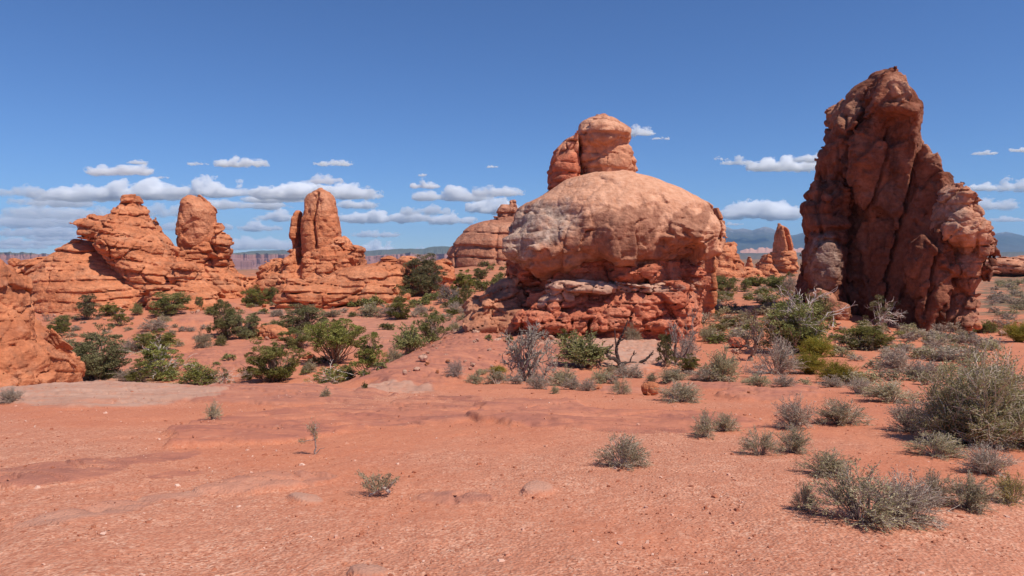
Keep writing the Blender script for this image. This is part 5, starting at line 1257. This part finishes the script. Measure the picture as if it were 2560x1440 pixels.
 ('fore', 1, 528, 1003, 1047, 48, "small round shrub on the bare rock at the left, pale twig on its right", SH),
 ('fore', 2, 20, 968, 1005, 52, "small shrub on sand at the left picture edge", SH),
 ('sage', 0, 812, 966, 994, 26, "small shrub on the pale crest in front of the full rounded juniper", SH),
 ('gtuft', 1, 910, 954, 972, 16, "tiny green sprout on the red mound left of centre", SH),
]
TUFTS = [  # x0, x1, y0, y1, count, min width, max width, kind, group, label
 (110, 520, 790, 872, 58, 9, 26, 'tuft', "scrub on the left valley slope", "small grey scrub tuft on the red slope below the layered pyramid"),
 (1035, 1185, 768, 802, 26, 9, 24, 'tuft', "scrub left of the balanced rock", "small grey scrub tuft on red sand left of the balanced rock"),
 (1755, 1990, 728, 858, 66, 20, 50, 'tuft', "scrub between balanced rock and fin", "low grey scrub tuft on the sand between balanced rock and fin"),
 (2105, 2490, 822, 905, 64, 26, 60, 'tuft', "scrub in front of the fin", "low grey scrub tuft on the sand in front of the fin"),
 (1960, 2560, 880, 965, 26, 30, 60, 'tuft', "scrub in the right field", "grey scrub tuft in the field behind the right foreground"),
 (2470, 2580, 700, 800, 44, 12, 34, 'tuft', "scrub on the right plain", "low scrub tuft on the grey plain right of the fin"),
 (600, 1000, 742, 792, 30, 10, 26, 'tuft', "scrub behind the pink slickrock", "small grey scrub tuft behind the pink slickrock"),
 (1125, 1275, 636, 730, 46, 10, 28, 'gtuft', "bushes on the hillside under the domed butte", "small green bush on the hillside under the far domed butte"),
 (880, 1180, 715, 770, 46, 14, 38, 'gtuft', "bushes around the tall pinyon", "low green bush on the sand around the tall dark pinyon"),
 (1745, 1990, 690, 740, 34, 14, 34, 'gtuft', "bushes under the far rocks", "low green bush in the belt under the rubble ridge"),
 (200, 960, 893, 952, 28, 16, 40, 'gtuft', "bushes on the valley floor behind the crest", "low green bush on the valley floor behind the sandstone crest"),
 (540, 1000, 765, 850, 34, 10, 28, 'gtuft', "bushes in the middle of the valley", "low green bush on bare rock in the middle of the valley"),
 (1750, 2100, 740, 860, 46, 18, 46, 'gtuft', "green bushes between balanced rock and fin", "low green bush among the grey scrub between balanced rock and fin"),
 (1170, 1800, 925, 960, 18, 16, 34, 'tuft', "scrub along the slab edge", "small grey scrub tuft in the row below the balanced rock"),
]
def plants():
    protos()
    for row in PLANTS:
        kind, var, px, top, base, w, label, cat = row[:8]
        place(kind, var, px, top, base, w, label, cat, d=row[8] if len(row) > 8 else None)
    rng = np.random.RandomState(5)
    for x0, x1, y0, y1, n, a, b, kind, group, label in TUFTS:
        for i in range(n):
            px = rng.uniform(x0, x1); py = rng.uniform(y0, y1); w = rng.uniform(a, b) * (.75 + .5 * (py - y0) / (y1 - y0))
            d = hit(px, py)
            place(kind, rng.randint(len(PROTO[kind])), px, py - w * rng.uniform(.42, .62), py, w, label, SH, group, d=d)
    for L in PROTO.values():                       # a plant that was not needed
        for o in L:
            if o.name not in USED:
                for c in list(o.children): bpy.data.objects.remove(c)
                bpy.data.objects.remove(o)

def special_plants():
    rng = np.random.RandomState(77)
    # huge bush at the right edge
    d = hit(2440, 1112); k = m_per_px(d); P = stand(2450, d)
    root = empty("desert_bush", P, "huge tangled bush of grey twigs and olive leaves filling the right picture edge", "bush")
    st_, lf = MB(), MB()
    for cx, w, h, n in ((-35, 105, 165, 55), (15, 145, 235, 90), (85, 170, 225, 90), (160, 150, 180, 50), (-20, 130, 130, 40)):
        base = np.array((cx * k, rng.uniform(-.25, .35), 0))
        e = unit(rng.normal(size=(n, 3))); e[:, 2] = np.abs(e[:, 2]) + .15; e = unit(e)
        end = e * np.array((w * k * .62, w * k * .62, h * k)) * rng.uniform(.6, 1.08, n)[:, None]
        t = np.linspace(0, 1, 8)[None, :, None]
        wig = np.cumsum(rng.normal(size=(n, 8, 3)) * .028 * w * k / 2, axis=1); wig[:, 0] = 0
        Q = base + end[:, None] * t + wig; Q[:, 0, 2] = -.05
        st_.tubes(Q, np.linspace(.009, .0025, 8)[None] * rng.uniform(.4, 1.5, n)[:, None], 4, rng.uniform(.2, 1, n))
        m = n * 14; si = np.repeat(np.arange(n), 14); ti = rng.uniform(1.6, 6.99, m); kk = ti.astype(int); fr = (ti - kk)[:, None]
        S = Q[si, kk] * (1 - fr) + Q[si, kk + 1] * fr
        td = unit(unit(Q[si, kk + 1] - Q[si, kk]) + rng.normal(size=(m, 3)) * .8 + np.array((0, 0, .15))); tl = rng.uniform(.10, .34, m)
        T = S[:, None] + td[:, None] * tl[:, None, None] * np.linspace(0, 1, 5)[None, :, None] + np.cumsum(rng.normal(size=(m, 5, 3)) * .012, axis=1)
        st_.tubes(T, np.linspace(.0034, .0016, 5)[None] * np.ones((m, 1)), 3, rng.uniform(.3, 1, m))
        q = np.repeat(np.arange(m), 20); u = rng.uniform(.05, 1, len(q))[:, None]
        green = (rng.rand(n) > .22)[si][q]
        q = q[green]; u = u[green]
        p = S[q] + td[q] * tl[q][:, None] * u + rng.normal(size=(len(q), 3)) * .012
        lf.leaves(p, unit(td[q] + rng.normal(size=(len(q), 3)) * .7), rng.uniform(.018, .042, len(q)), .0055, rng, np.clip(rng.normal(size=len(q)) * .2 + .5, 0, 1))
    st_.build("stems", P_TWIG, root); lf.build("foliage", plant_mat("olive_bush_leaves", (.17, .145, .06), (.32, .275, .135), (.48, .41, .24)), root)
    # drawn limbs: the black fallen limb and the bent sapling, each line a tapering bent stem
    def limbs(mb, lines, d, r, rng, depth=.12):
        for L in lines:
            n = len(L); dd = d + np.cumsum(rng.normal(size=n)) * depth * .25
            pts = np.array([at(a, b, q) for (a, b), q in zip(L, dd)])
            t = np.linspace(0, n - 1, n * 4); i = np.minimum(t.astype(int), n - 2); f = (t - i)[:, None]; f = f * f * (3 - 2 * f) * .35 + f * .65
            pts = pts[i] * (1 - f) + pts[i + 1] * f + rng.normal(size=(len(t), 3)) * r * .12
            mb.tubes(pts[None] - loc, np.linspace(r, r * .3, len(t))[None] * (1 + .1 * rng.normal(size=len(t)))[None], 7, rng.uniform(.2, .7))
    z = lambda L: [(1100 + a * .336, 760 + b * .336) for a, b in L]
    d = hit(1553, 916); loc = stand(1553, d)
    root = empty("fallen_limb", loc, "black fallen dead limb with one branch standing upright on pale slickrock", "dead wood")
    mb = MB(); limbs(mb, [z([(1320, 470), (1350, 445), (1410, 440), (1480, 442), (1530, 415), (1560, 385), (1588, 350)]), z([(1345, 450), (1300, 405), (1262, 402), (1240, 378), (1252, 340), (1290, 300)])], d, .085, rng)
    mb.build("log", P_DARK, root)
    mb = MB(); limbs(mb, [z([(1335, 440), (1318, 385), (1312, 320), (1335, 265), (1358, 225), (1378, 175), (1398, 120)])], d, .07, rng)
    limbs(mb, [z([(1312, 320), (1303, 250), (1300, 180)]), z([(1330, 280), (1372, 258), (1392, 268)]), z([(1412, 440), (1425, 392), (1462, 362)]), z([(1440, 375), (1448, 345)]), z([(1560, 385), (1590, 372)]), z([(1262, 402), (1268, 372)])], d, .035, rng)
    mb.build("branch", P_DARK, root)
    z = lambda L: [(a * .5, 900 + b * .5) for a, b in L]
    d = hit(789, 1136); loc = stand(789, d)
    root = empty("bent_sapling", loc, "tiny bent sapling with two leafy tufts on bare ground left of centre", "sapling")
    mb = MB(); limbs(mb, [z([(1576, 480), (1572, 462), (1580, 440), (1576, 405), (1570, 380), (1575, 345), (1580, 318)])], d, .0115, rng, .05)
    limbs(mb, [z([(1574, 400), (1550, 400), (1520, 408), (1488, 408)]), z([(1573, 375), (1550, 350), (1530, 322)]), z([(1575, 345), (1590, 335)]), z([(1582, 466), (1600, 445), (1625, 438)])], d, .006, rng, .05)
    mb.build("stem", P_DEAD, root)
    lf = MB()
    for ax, ay, sx, sy, n in ((1570, 350, 22, 34, 330), (1555, 340, 26, 16, 120), (1508, 406, 26, 9, 130), (1578, 385, 10, 18, 90)):
        q = np.array([at(*z([(ax + rng.normal() * sx * .6, ay + rng.normal() * sy * .6)])[0], d + rng.normal() * .03) for _ in range(n)]) - loc
        lf.leaves(q, unit(rng.normal(size=(n, 3)) + np.array((0, 0, .5))), rng.uniform(.012, .026, n), .003, rng, np.clip(rng.normal(size=n) * .2 + .5, 0, 1))
    lf.build("foliage", P_SAGE, root)
    # creeping shrub with a pale woody stem
    z = lambda L: [(a * .5, 900 + b * .5) for a, b in L]
    d = hit(945, 1238); loc = stand(945, d)
    root = empty("creeping_shrub", loc, "flat creeping shrub with a pale twisted stem on gravel, lowest shrub left of centre", "shrub")
    mb = MB(); limbs(mb, [z([(1945, 662), (1925, 640), (1890, 655), (1850, 672), (1842, 690)]), z([(1935, 645), (1960, 620), (1985, 590)])], d, .016, rng, .08)
    A = [z([(1880, 655), (1850, 620), (1820, 590), (1795, 562)]), z([(1885, 655), (1870, 615), (1860, 585)]), z([(1900, 650), (1895, 610), (1900, 578)]), z([(1920, 645), (1930, 610), (1950, 580)]), z([(1930, 645), (1960, 615), (1990, 592)]), z([(1870, 660), (1840, 640), (1815, 625)]), z([(1905, 650), (1915, 620), (1918, 590)])]
    limbs(mb, A, d, .006, rng, .2)
    mb.build("stems", P_DEAD, root)
    lf = MB()
    for L in A:
        for (ax, ay), (bx, by) in zip(L[:-1], L[1:]):
            n = 70; t = rng.uniform(0, 1, n)
            q = np.array([at(ax + (bx - ax) * u + rng.normal() * 4, ay + (by - ay) * u + rng.normal() * 4, d + rng.normal() * .08) for u in t]) - loc
            lf.leaves(q, unit(np.array((rng.uniform(-.4, .4), 0, 1)) + rng.normal(size=(n, 3)) * .5), rng.uniform(.016, .034, n), .0036, rng, np.clip(rng.normal(size=n) * .2 + .55, 0, 1))
    lf.build("foliage", P_SAGE, root)

def loose_gravel():
    """grit and chips strewn over the near ground"""
    rng = np.random.RandomState(9)
    n = 14000
    d = np.exp(rng.uniform(math.log(3.2), math.log(16), n)); u = rng.uniform(-.8, .8, n)
    X, Y = u * d, d
    Z, sl, tn, *_ = ground_fields(X, Y)
    keep = (sl < .5) | (rng.rand(n) < .25); X, Y, Z, d = X[keep], Y[keep], Z[keep], d[keep]; n = len(X)
    s = np.minimum(.003 + .0035 * rng.pareto(2.6, n), .022) * np.interp(d, [3, 16], [.8, 1.7])
    cube = np.array([(-1, -1, -1), (1, -1, -1), (1, 1, -1), (-1, 1, -1), (-.7, -.6, .6), (.6, -.7, .8), (.7, .6, .6), (-.6, .7, .8)], float)
    V = cube[None] * (1 + .3 * rng.normal(size=(n, 8, 3))) * np.stack([s, s * rng.uniform(.6, 1, n), s * rng.uniform(.35, .7, n)], 1)[:, None]
    a = rng.uniform(0, 2 * pi, n); c, q = np.cos(a)[:, None], np.sin(a)[:, None]
    V = np.stack([V[..., 0] * c - V[..., 1] * q, V[..., 0] * q + V[..., 1] * c, V[..., 2]], -1) + np.stack([X, Y, Z + s * .2], 1)[:, None]
    F = np.array([(0, 3, 2, 1), (4, 5, 6, 7), (0, 1, 5, 4), (1, 2, 6, 5), (2, 3, 7, 6), (3, 0, 4, 7)])
    Q = (F[None] + np.arange(n)[:, None, None] * 8).reshape(-1, 4)
    t = NT("gravel_chips")
    m = t.out(t.ramp(t.attr("shade"), [(0, (.34, .115, .065)), (.45, (.47, .18, .10)), (.8, (.60, .29, .19)), (1, (.72, .48, .37))]))
    o = mesh_obj("gravel", V.reshape(-1, 3), Q, m, smooth=False)
    attr(o, "shade", np.repeat(rng.rand(n), 8))
    tag(o, "red and pale gravel chips strewn over the near sand", kind="stuff")
# ------------------------------------------------------------------ far hills, clouds, haze
def ridge(name, D, prof, base_py, mat, back, steps, rough, seed, nz=1.0, x0=-500, x1=3100, step=4):
    """a range of hills or a mesa: its skyline against its foot, with a real slope in front and a back"""
    px = np.arange(x0, x1 + 1, step, dtype=float)
    top = np.interp(px, [p[0] for p in prof], [p[1] for p in prof])
    u = (px - 1280) / F_PX
    k = D / F_PX
    Ht = EYE + (640 - top) * k; Hb = EYE + (640 - np.interp(px, [p[0] for p in base_py], [p[1] for p in base_py])) * k - 4
    rows = []
    for (t, hf, dn) in steps:                      # (depth offset, height fraction, noise amount)
        dd = D + t + rough * dn * fbm(px * .02 * nz + seed, 0 * px + t * .002, 0 * px + seed, 5)
        X = u * dd
        hgt = Hb + (Ht - Hb) * hf + rough * .10 * dn * fbm(px * .05 * nz + 9, 0 * px + t * .004, 0 * px + seed + 3, 4)
        rows.append(np.stack([X, dd, hgt], 1))
    V = np.concatenate(rows); n = len(px); m = len(rows)
    idx = np.arange(n * m).reshape(m, n)
    q = np.stack([idx[:-1, :-1], idx[:-1, 1:], idx[1:, 1:], idx[1:, :-1]], -1).reshape(-1, 4)
    o = mesh_obj(name, V, q, mat, smooth=False)
    return tag(o, kind="structure")
def hill_mat(name, stops, zlo, zhi, nsc=.004, amt=.35):
    t = NT(name)
    sep = t.n("ShaderNodeSeparateXYZ"); t.set(sep.inputs[0], t.co)
    f = t.math('DIVIDE', t.math('SUBTRACT', sep.outputs[2], zlo), zhi - zlo)
    nz = t.noise(t.map((nsc, nsc, nsc * 4)), 1, 8, .65)
    f = t.math('ADD', f, t.math('MULTIPLY', t.math('SUBTRACT', nz, .5), amt))
    return t.out(t.ramp(f, stops))
def far_hills():
    cliff = [(-900, 0, 0), (-500, .14, .8), (-250, .30, .8), (-120, .42, .9), (-80, .52, 1), (-60, .72, 1), (-45, .78, 1), (-35, .96, 1), (0, 1, .6), (900, 1.0, .2), (1500, .2, .2)]
    D = 5500; k = D / F_PX
    mB = hill_mat("far_red_cliffs", [(0, (.31, .155, .125)), (.42, (.34, .165, .13)), (.5, (.25, .118, .10)), (.9, (.35, .17, .135)), (.97, (.15, .14, .10))], EYE - 50 * k, EYE + 8 * k, .006, .16)
    ridge("red_mesa_hills", D, [(-500, 640), (-60, 634), (-4, 633), (0, 631), (28, 630), (32, 633), (62, 630), (80, 631), (84, 634), (130, 635), (300, 640), (540, 638), (560, 632), (640, 633), (700, 634), (740, 636), (900, 642), (955, 638), (1005, 634), (1012, 631), (1045, 632), (1052, 636), (1120, 633), (1300, 640), (1600, 650)],
          [(-500, 668), (20, 664), (300, 676), (620, 692), (900, 668), (1300, 662)], mB, 900, cliff, 260, 3, x1=1600, step=2)
    D = 4600; k = D / F_PX
    ridge("red_butte_hill", D, [(560, 676), (576, 668), (578, 652), (600, 651), (631, 652), (634, 664), (650, 676)], [(540, 690), (700, 690)], mB, 300, [(-200, 0, .3), (-60, .3, .5), (-30, .95, .5), (0, 1, .2), (120, 1, .2), (200, 0, .2)], 60, 5, x0=556, x1=654, step=2)
    D = 9000; k = D / F_PX
    mA = hill_mat("far_forested_plateau", [(0, (.22, .13, .09)), (.3, (.12, .11, .07)), (1, (.10, .105, .06))], EYE - 10 * k, EYE + 24 * k, .003, .4)
    ridge("plateau_hills", D, [(-500, 644), (450, 640), (560, 635), (600, 631), (640, 627), (700, 625), (740, 628), (880, 630), (960, 624), (1000, 622), (1060, 622), (1072, 618), (1090, 616), (1300, 619), (1700, 632), (1900, 644)],
          [(-500, 660), (1900, 655)], mA, 1500, [(-2200, 0, .6), (-1200, .35, .8), (-500, .6, .8), (-160, .85, .6), (0, 1, .3), (2500, .9, .3), (4000, 0, .2)], 420, 7, x1=1900)
    D = 7000; k = D / F_PX
    mC = hill_mat("far_pink_cliffs", [(0, (.42, .21, .15)), (1, (.55, .30, .22))], EYE, EYE + 20 * k, .01, .4)
    prof = [(1840, 630)]; rng = np.random.RandomState(3)
    for x in range(1866, 2012, 5): prof.append((x, 620 + rng.uniform(-2.5, 5)))
    prof += [(2016, 629), (2060, 630)]
    ridge("pink_cliff_hills", D, prof, [(1800, 632), (2100, 632)], mC, 200, [(-120, 0, .4), (-50, .5, .7), (-25, .95, .7), (0, 1, .4), (200, .9, .2), (400, 0, .1)], 70, 13, x0=1850, x1=2050, step=1.5)
    mD = hill_mat("far_dark_flats", [(0, (.15, .11, .075)), (1, (.10, .095, .06))], EYE - 4, EYE + 30, .004, .8)
    ridge("dark_flat_hills", 6200, [(1300, 650), (1700, 640), (1860, 634), (2010, 631), (2300, 630), (2480, 631), (2560, 629), (3100, 632)], [(1300, 655), (3100, 648)], mD, 900, [(-1500, 0, .5), (-700, .45, .6), (-200, .85, .6), (0, 1, .3), (900, .9, .3), (1800, 0, .2)], 160, 15, x0=1400)
    # the high snow-flecked range
    D = 14500; k = D / F_PX
    px = np.arange(1350, 3100, 3.0); nr = 90
    P = [(1350, 640), (1600, 612), (1700, 596), (1770, 578), (1807, 565), (1832, 572), (1857, 571), (1880, 575), (1895, 570), (1911, 566), (1925, 570), (1939, 577), (1980, 586), (2001, 582), (2022, 575), (2050, 572), (2120, 570), (2200, 572), (2300, 570), (2400, 576), (2470, 583), (2500, 580), (2513, 579), (2533, 583), (2560, 590), (2650, 598), (2800, 612), (3100, 635)]
    top = np.interp(px, *zip(*P)); u = (px - 1280) / F_PX
    t = np.linspace(0, 1, nr)
    U, T = np.meshgrid(u, t); TOP = np.broadcast_to(top, U.shape)
    Y = D - 5200 + 5200 * T * 1.35
    s = np.where(T < .74, T / .74, 1 - (T - .74) / .26)
    env = np.where(T < .74, .22 * s + .78 * sstep(.25, 1.0, s) * s, s ** .8)
    X = U * Y
    rid = 1 - np.abs(fbm(X * .0011, Y * .0008, 0 * X + 4, 6)) * 2.2
    Z = -10 + (640 - TOP) * k * env * (1 + .30 * (rid - .75) * np.sin(np.clip(s, 0, 1) * pi * .92) ) + 20 * fbm(X * .004, Y * .004, 0 * X, 4) * s
    idx = np.arange(U.size).reshape(U.shape)
    q = np.stack([idx[:-1, :-1], idx[:-1, 1:], idx[1:, 1:], idx[1:, :-1]], -1).reshape(-1, 4)
    t_ = NT("mountain_rock")
    sep = t_.n("ShaderNodeSeparateXYZ"); t_.set(sep.inputs[0], t_.co)
    nz = t_.noise(t_.map((.0022, .0022, .004)), 1, 8, .65)
    f = t_.math('ADD', t_.math('DIVIDE', sep.outputs[2], 660), t_.math('MULTIPLY', t_.math('SUBTRACT', nz, .5), .5))
    col = t_.ramp(f, [(0, (.09, .08, .055)), (.45, (.045, .055, .042)), (.60, (.06, .068, .055)), (.80, (.15, .14, .13)), (1, (.32, .29, .27))])
    sn = t_.math('MULTIPLY', t_.ramp(t_.noise(t_.map((.007, .007, .003)), 1, 6, .7), [(.60, 0.), (.66, 1.)]), t_.ramp(f, [(.66, 0.), (.82, 1.)]))
    o = mesh_obj("mountains", np.stack([X.ravel(), Y.ravel(), Z.ravel()], 1), q, t_.out(t_.mix(sn, col, (.75, .75, .76))))
    tag(o, kind="structure")

CLOUDS = [  # px left, px right, top, base, puffs, density class, label
 (229, 367, 401, 435, 7, 1, "solid white cloud alone high at the left, rounded on top"), (543, 655, 388, 416, 6, 1, "loose white cloud alone above the left tower"),
 (472, 512, 402, 412, 3, 0, "thin scrap of cloud left of the loose white cloud"), (792, 876, 399, 413, 4, 0, "thin flat cloud streak high above the split tower"),
 (325, 365, 398, 410, 3, 0, "faint scrap of cloud at the right shoulder of the solid white cloud"), (392, 418, 438, 446, 2, 0, "faint speck of cloud right below the solid white cloud"),
 (105, 300, 457, 500, 8, 1, "broad cloud left of the pyramid's top"), (245, 470, 449, 497, 10, 2, "large puffy cloud bank directly above the layered pyramid"),
 (440, 580, 450, 490, 7, 1, "cloud bank right behind the top of the left tower"), (570, 640, 458, 490, 5, 1, "small puffy cloud between the two towers"),
 (655, 920, 447, 496, 11, 2, "large puffy cloud bank behind the top of the split tower"), (765, 845, 436, 458, 4, 0, "thin veil of cloud on top of the large bank by the split tower"),
 (515, 700, 487, 520, 8, 1, "long low cloud between the left tower and the split tower"), (620, 760, 478, 505, 6, 1, "cloud touching the left side of the split tower"),
 (850, 940, 492, 520, 5, 1, "small cloud right beside the split tower"), (862, 1055, 515, 556, 9, 2, "bright puffy cloud right of the split tower"),
 (1030, 1092, 448, 470, 4, 1, "small rounded cloud left above the domed butte"), (1045, 1210, 463, 500, 7, 1, "long cloud above the domed butte"), (1190, 1298, 455, 490, 6, 1, "cloud reaching right from the long one toward the balanced rock"),
 (1010, 1110, 508, 535, 5, 0, "pale cloud between split tower and domed butte"), (1175, 1285, 489, 532, 8, 2, "bright cauliflower cloud just above the domed butte"), (1080, 1180, 530, 558, 5, 1, "low cloud left of the domed butte's turret"),
 (598, 692, 551, 577, 6, 1, "small white cloud low between the two towers"), (545, 580, 558, 573, 3, 0, "scrap of cloud against the right side of the left tower"), (890, 990, 574, 592, 5, 0, "thin low cloud right of the split tower"),
 (905, 990, 600, 632, 7, 1, "hazy heaped cloud rising from the far mesa"), (1035, 1080, 616, 630, 4, 0, "flat cloud peeking over the plateau edge"),
 (0, 100, 455, 490, 5, 0, "pale cloud at the left picture edge, highest there"), (0, 230, 500, 545, 8, 0, "pale spread out cloud left of the pyramid, second tier"), (60, 225, 480, 515, 6, 0, "grey-white cloud layer left of the pyramid's top"),
 (0, 190, 556, 590, 8, 0, "pink-white layer cloud low at the left edge"), (100, 290, 575, 600, 7, 0, "thin layer cloud running behind the pyramid's beak"), (0, 120, 600, 622, 5, 0, "lowest layer cloud over the mesas at the left edge"), (330, 480, 500, 540, 6, 0, "grey cloud between pyramid and left tower"), (560, 740, 590, 622, 8, 0, "broad pale cloud sheet low between the two towers"),
 (0, 270, 522, 566, 9, 0, "wide pale cloud bank at the left edge below the spread out cloud"), (150, 330, 528, 560, 7, 0, "soft grey-white cloud touching the pyramid's left slope"), (0, 150, 588, 612, 6, 0, "thin bright streak low at the left edge above the lowest layer"), (380, 470, 545, 575, 5, 0, "pale cloud in the gap between the pyramid's peak and the left tower"), (640, 740, 520, 552, 6, 1, "white cloud left of the split tower's flake"),
 (1566, 1630, 311, 338, 5, 1, "small white cloud beside the head of the balanced rock"), (1630, 1672, 340, 348, 3, 0, "faint wisp right of the balanced rock's head"), (1040, 1064, 432, 440, 2, 0, "tiny cloud speck above the domed butte"), (1216, 1244, 412, 419, 2, 0, "tiny cloud speck left of the balanced rock's head"),
 (1882, 2022, 386, 427, 8, 2, "bright flat cloud between the balanced rock and the fin"), (1990, 2060, 381, 405, 4, 1, "cloud tail running behind the left edge of the fin"), (1813, 1885, 390, 411, 4, 0, "thin cloud left of the bright flat cloud"), (1786, 1806, 390, 400, 2, 0, "wispy speck left of the thin cloud"),
 (1785, 1982, 497, 545, 11, 2, "big cumulus cloud above the mountains with a heaped white top"), (1800, 1850, 555, 563, 3, 0, "small streak under the big cumulus cloud"),
 (2410, 2495, 455, 476, 5, 1, "cloud against the right slope of the fin"), (2496, 2590, 440, 478, 6, 2, "bright cloud cut by the right picture edge"), (2440, 2530, 485, 523, 6, 1, "cloud right of the fin's shoulder"), (2478, 2560, 540, 553, 5, 0, "thin flat cloud low at the right edge"),
 (2437, 2490, 376, 386, 4, 0, "thin dash of cloud high right of the fin"), (2530, 2590, 364, 379, 4, 1, "small cloud high at the right picture edge"), (2012, 2030, 507, 530, 3, 1, "bit of cloud peeking out at the left edge of the fin"),
]
def clouds():
    mats = []
    def cm(opt):
        m = bpy.data.materials.new("cloud_vapour"); m.use_nodes = True; t = m.node_tree
        t.nodes.remove(t.nodes["Principled BSDF"])
        v = t.nodes.new("ShaderNodeVolumeScatter"); v.inputs["Color"].default_value = (1, 1, 1, 1); v.inputs["Anisotropy"].default_value = -.1
        v.inputs["Density"].default_value = opt
        t.links.new(v.outputs[0], t.nodes["Material Output"].inputs["Volume"])
        return m
    cache = {}
    for n, (x0, x1, top, base, puffs, cls, label) in enumerate(CLOUDS):
        rng = np.random.RandomState(200 + n)
        H = 1500.0
        d = min(H / max((640 - base) / F_PX, .008), 110000.0); k = d / F_PX
        W = (x1 - x0) * k; T = (base - top) * k
        c = np.array(((x0 + x1) / 2, base)); C0 = at(c[0], c[1], d)
        comps = []
        for i in range(puffs + 3):
            fx = rng.uniform(-.42, .42) if i < puffs else (-.3, 0, .3)[i - puffs]
            hh = (1 - (abs(fx) / .5) ** 2) * rng.uniform(.55, 1.0) if i < puffs else .30
            r = (W * rng.uniform(.07, .15), W * rng.uniform(.07, .14), max(T * hh * .55, T * .16)) if i < puffs else (W * .22, W * .15, T * .22)
            comps.append((C0 + np.array((fx * W, rng.uniform(-.10, .10) * W, T * hh * .5 if i < puffs else T * .22)), r))
        h = max(W / (118 if cls else 84), T / 56)
        lo = C0 + np.array((-W * .60, -W * .30, -T * .15)); hi = C0 + np.array((W * .60, W * .30, T * 1.3))
        q0 = 3.2 / T; o = n * 3.7
        def base(X, Y, Z):
            F = None
            wx = .22 * T * pn((X - C0[0]) * q0 * .5 + o, (Y - C0[1]) * q0 * .5, (Z - C0[2]) * q0 * .5)
            for c, r in comps:
                e = (np.sqrt(((X + wx - c[0]) / r[0]) ** 2 + ((Y - c[1]) / r[1]) ** 2 + ((Z + wx * .4 - c[2]) / r[2]) ** 2) - 1) * min(r)
                if F is None: F = e
                else:
                    kk = T * .10; hh = np.clip(.5 + .5 * (e - F) / kk, 0, 1); F = e + (F - e) * hh - kk * hh * (1 - hh)
            flat = C0[2] - Z
            return np.maximum(F, flat).astype(f4)
        def detail(X, Y, Z):
            a, b, cc = (X - C0[0]), (Y - C0[1]), (Z - C0[2])
            nz = fbm(a * q0 * .55 + o, b * q0 * .55, cc * q0 * .9, 5, .6) + .55 * pn(a * q0 * .22 + o, b * q0 * .22, 0 * a + o)
            bil = .40 - np.abs(fbm(a * q0 * 1.5 + 5 + o, b * q0 * 1.5, cc * q0 * 1.8, 3, .6)) * 1.6   # cauliflower heads
            d = T * ((.36 * nz + .30 * bil) if cls else (.62 * nz + .10 * bil))
            return np.where(cc < T * .05, d * .6, d).astype(f4)
        V, Q = solid(base, detail, lo, hi, h, T * .45)
        tau = (1.7, 3.2, 5.0)[cls]
        key = round(math.log(tau / max(T, 50.)) * 3)
        if key not in cache: cache[key] = cm(math.exp(key / 3))
        o = mesh_obj("cloud", V, Q, cache[key], loc=C0)
        tag(o, label, "cloud", "clouds")
def haze():
    m = bpy.data.materials.new("desert_air"); m.use_nodes = True; t = m.node_tree
    t.nodes.remove(t.nodes["Principled BSDF"])
    v = t.nodes.new("ShaderNodeVolumePrincipled")
    v.inputs["Color"].default_value = (.36, .63, 1.0, 1); v.inputs["Density"].default_value = 4.0e-5; v.inputs["Anisotropy"].default_value = .1
    t.links.new(v.outputs[0], t.nodes["Material Output"].inputs["Volume"])
    a, z0, z1 = 17400.0, -260.0, 700.0
    V = [(x, y, z) for z in (z0, z1) for y in (-a, a) for x in (-a, a)]
    Q = np.array([(0, 2, 3, 1), (4, 5, 7, 6), (0, 1, 5, 4), (1, 3, 7, 5), (3, 2, 6, 7), (2, 0, 4, 6)])
    o = mesh_obj("haze", V, Q, m, smooth=False)
    tag(o, kind="stuff")
# ------------------------------------------------------------------ build
import time as _t
for f in (build_ground, far_hills, balanced_rock, fin, pyramid, left_tower, split_tower, more_rocks, boulders, fallen_rubble, plants, special_plants, loose_gravel, clouds, haze):
    t0 = _t.time(); f(); print("built", f.__name__, round(_t.time() - t0, 1), "s")
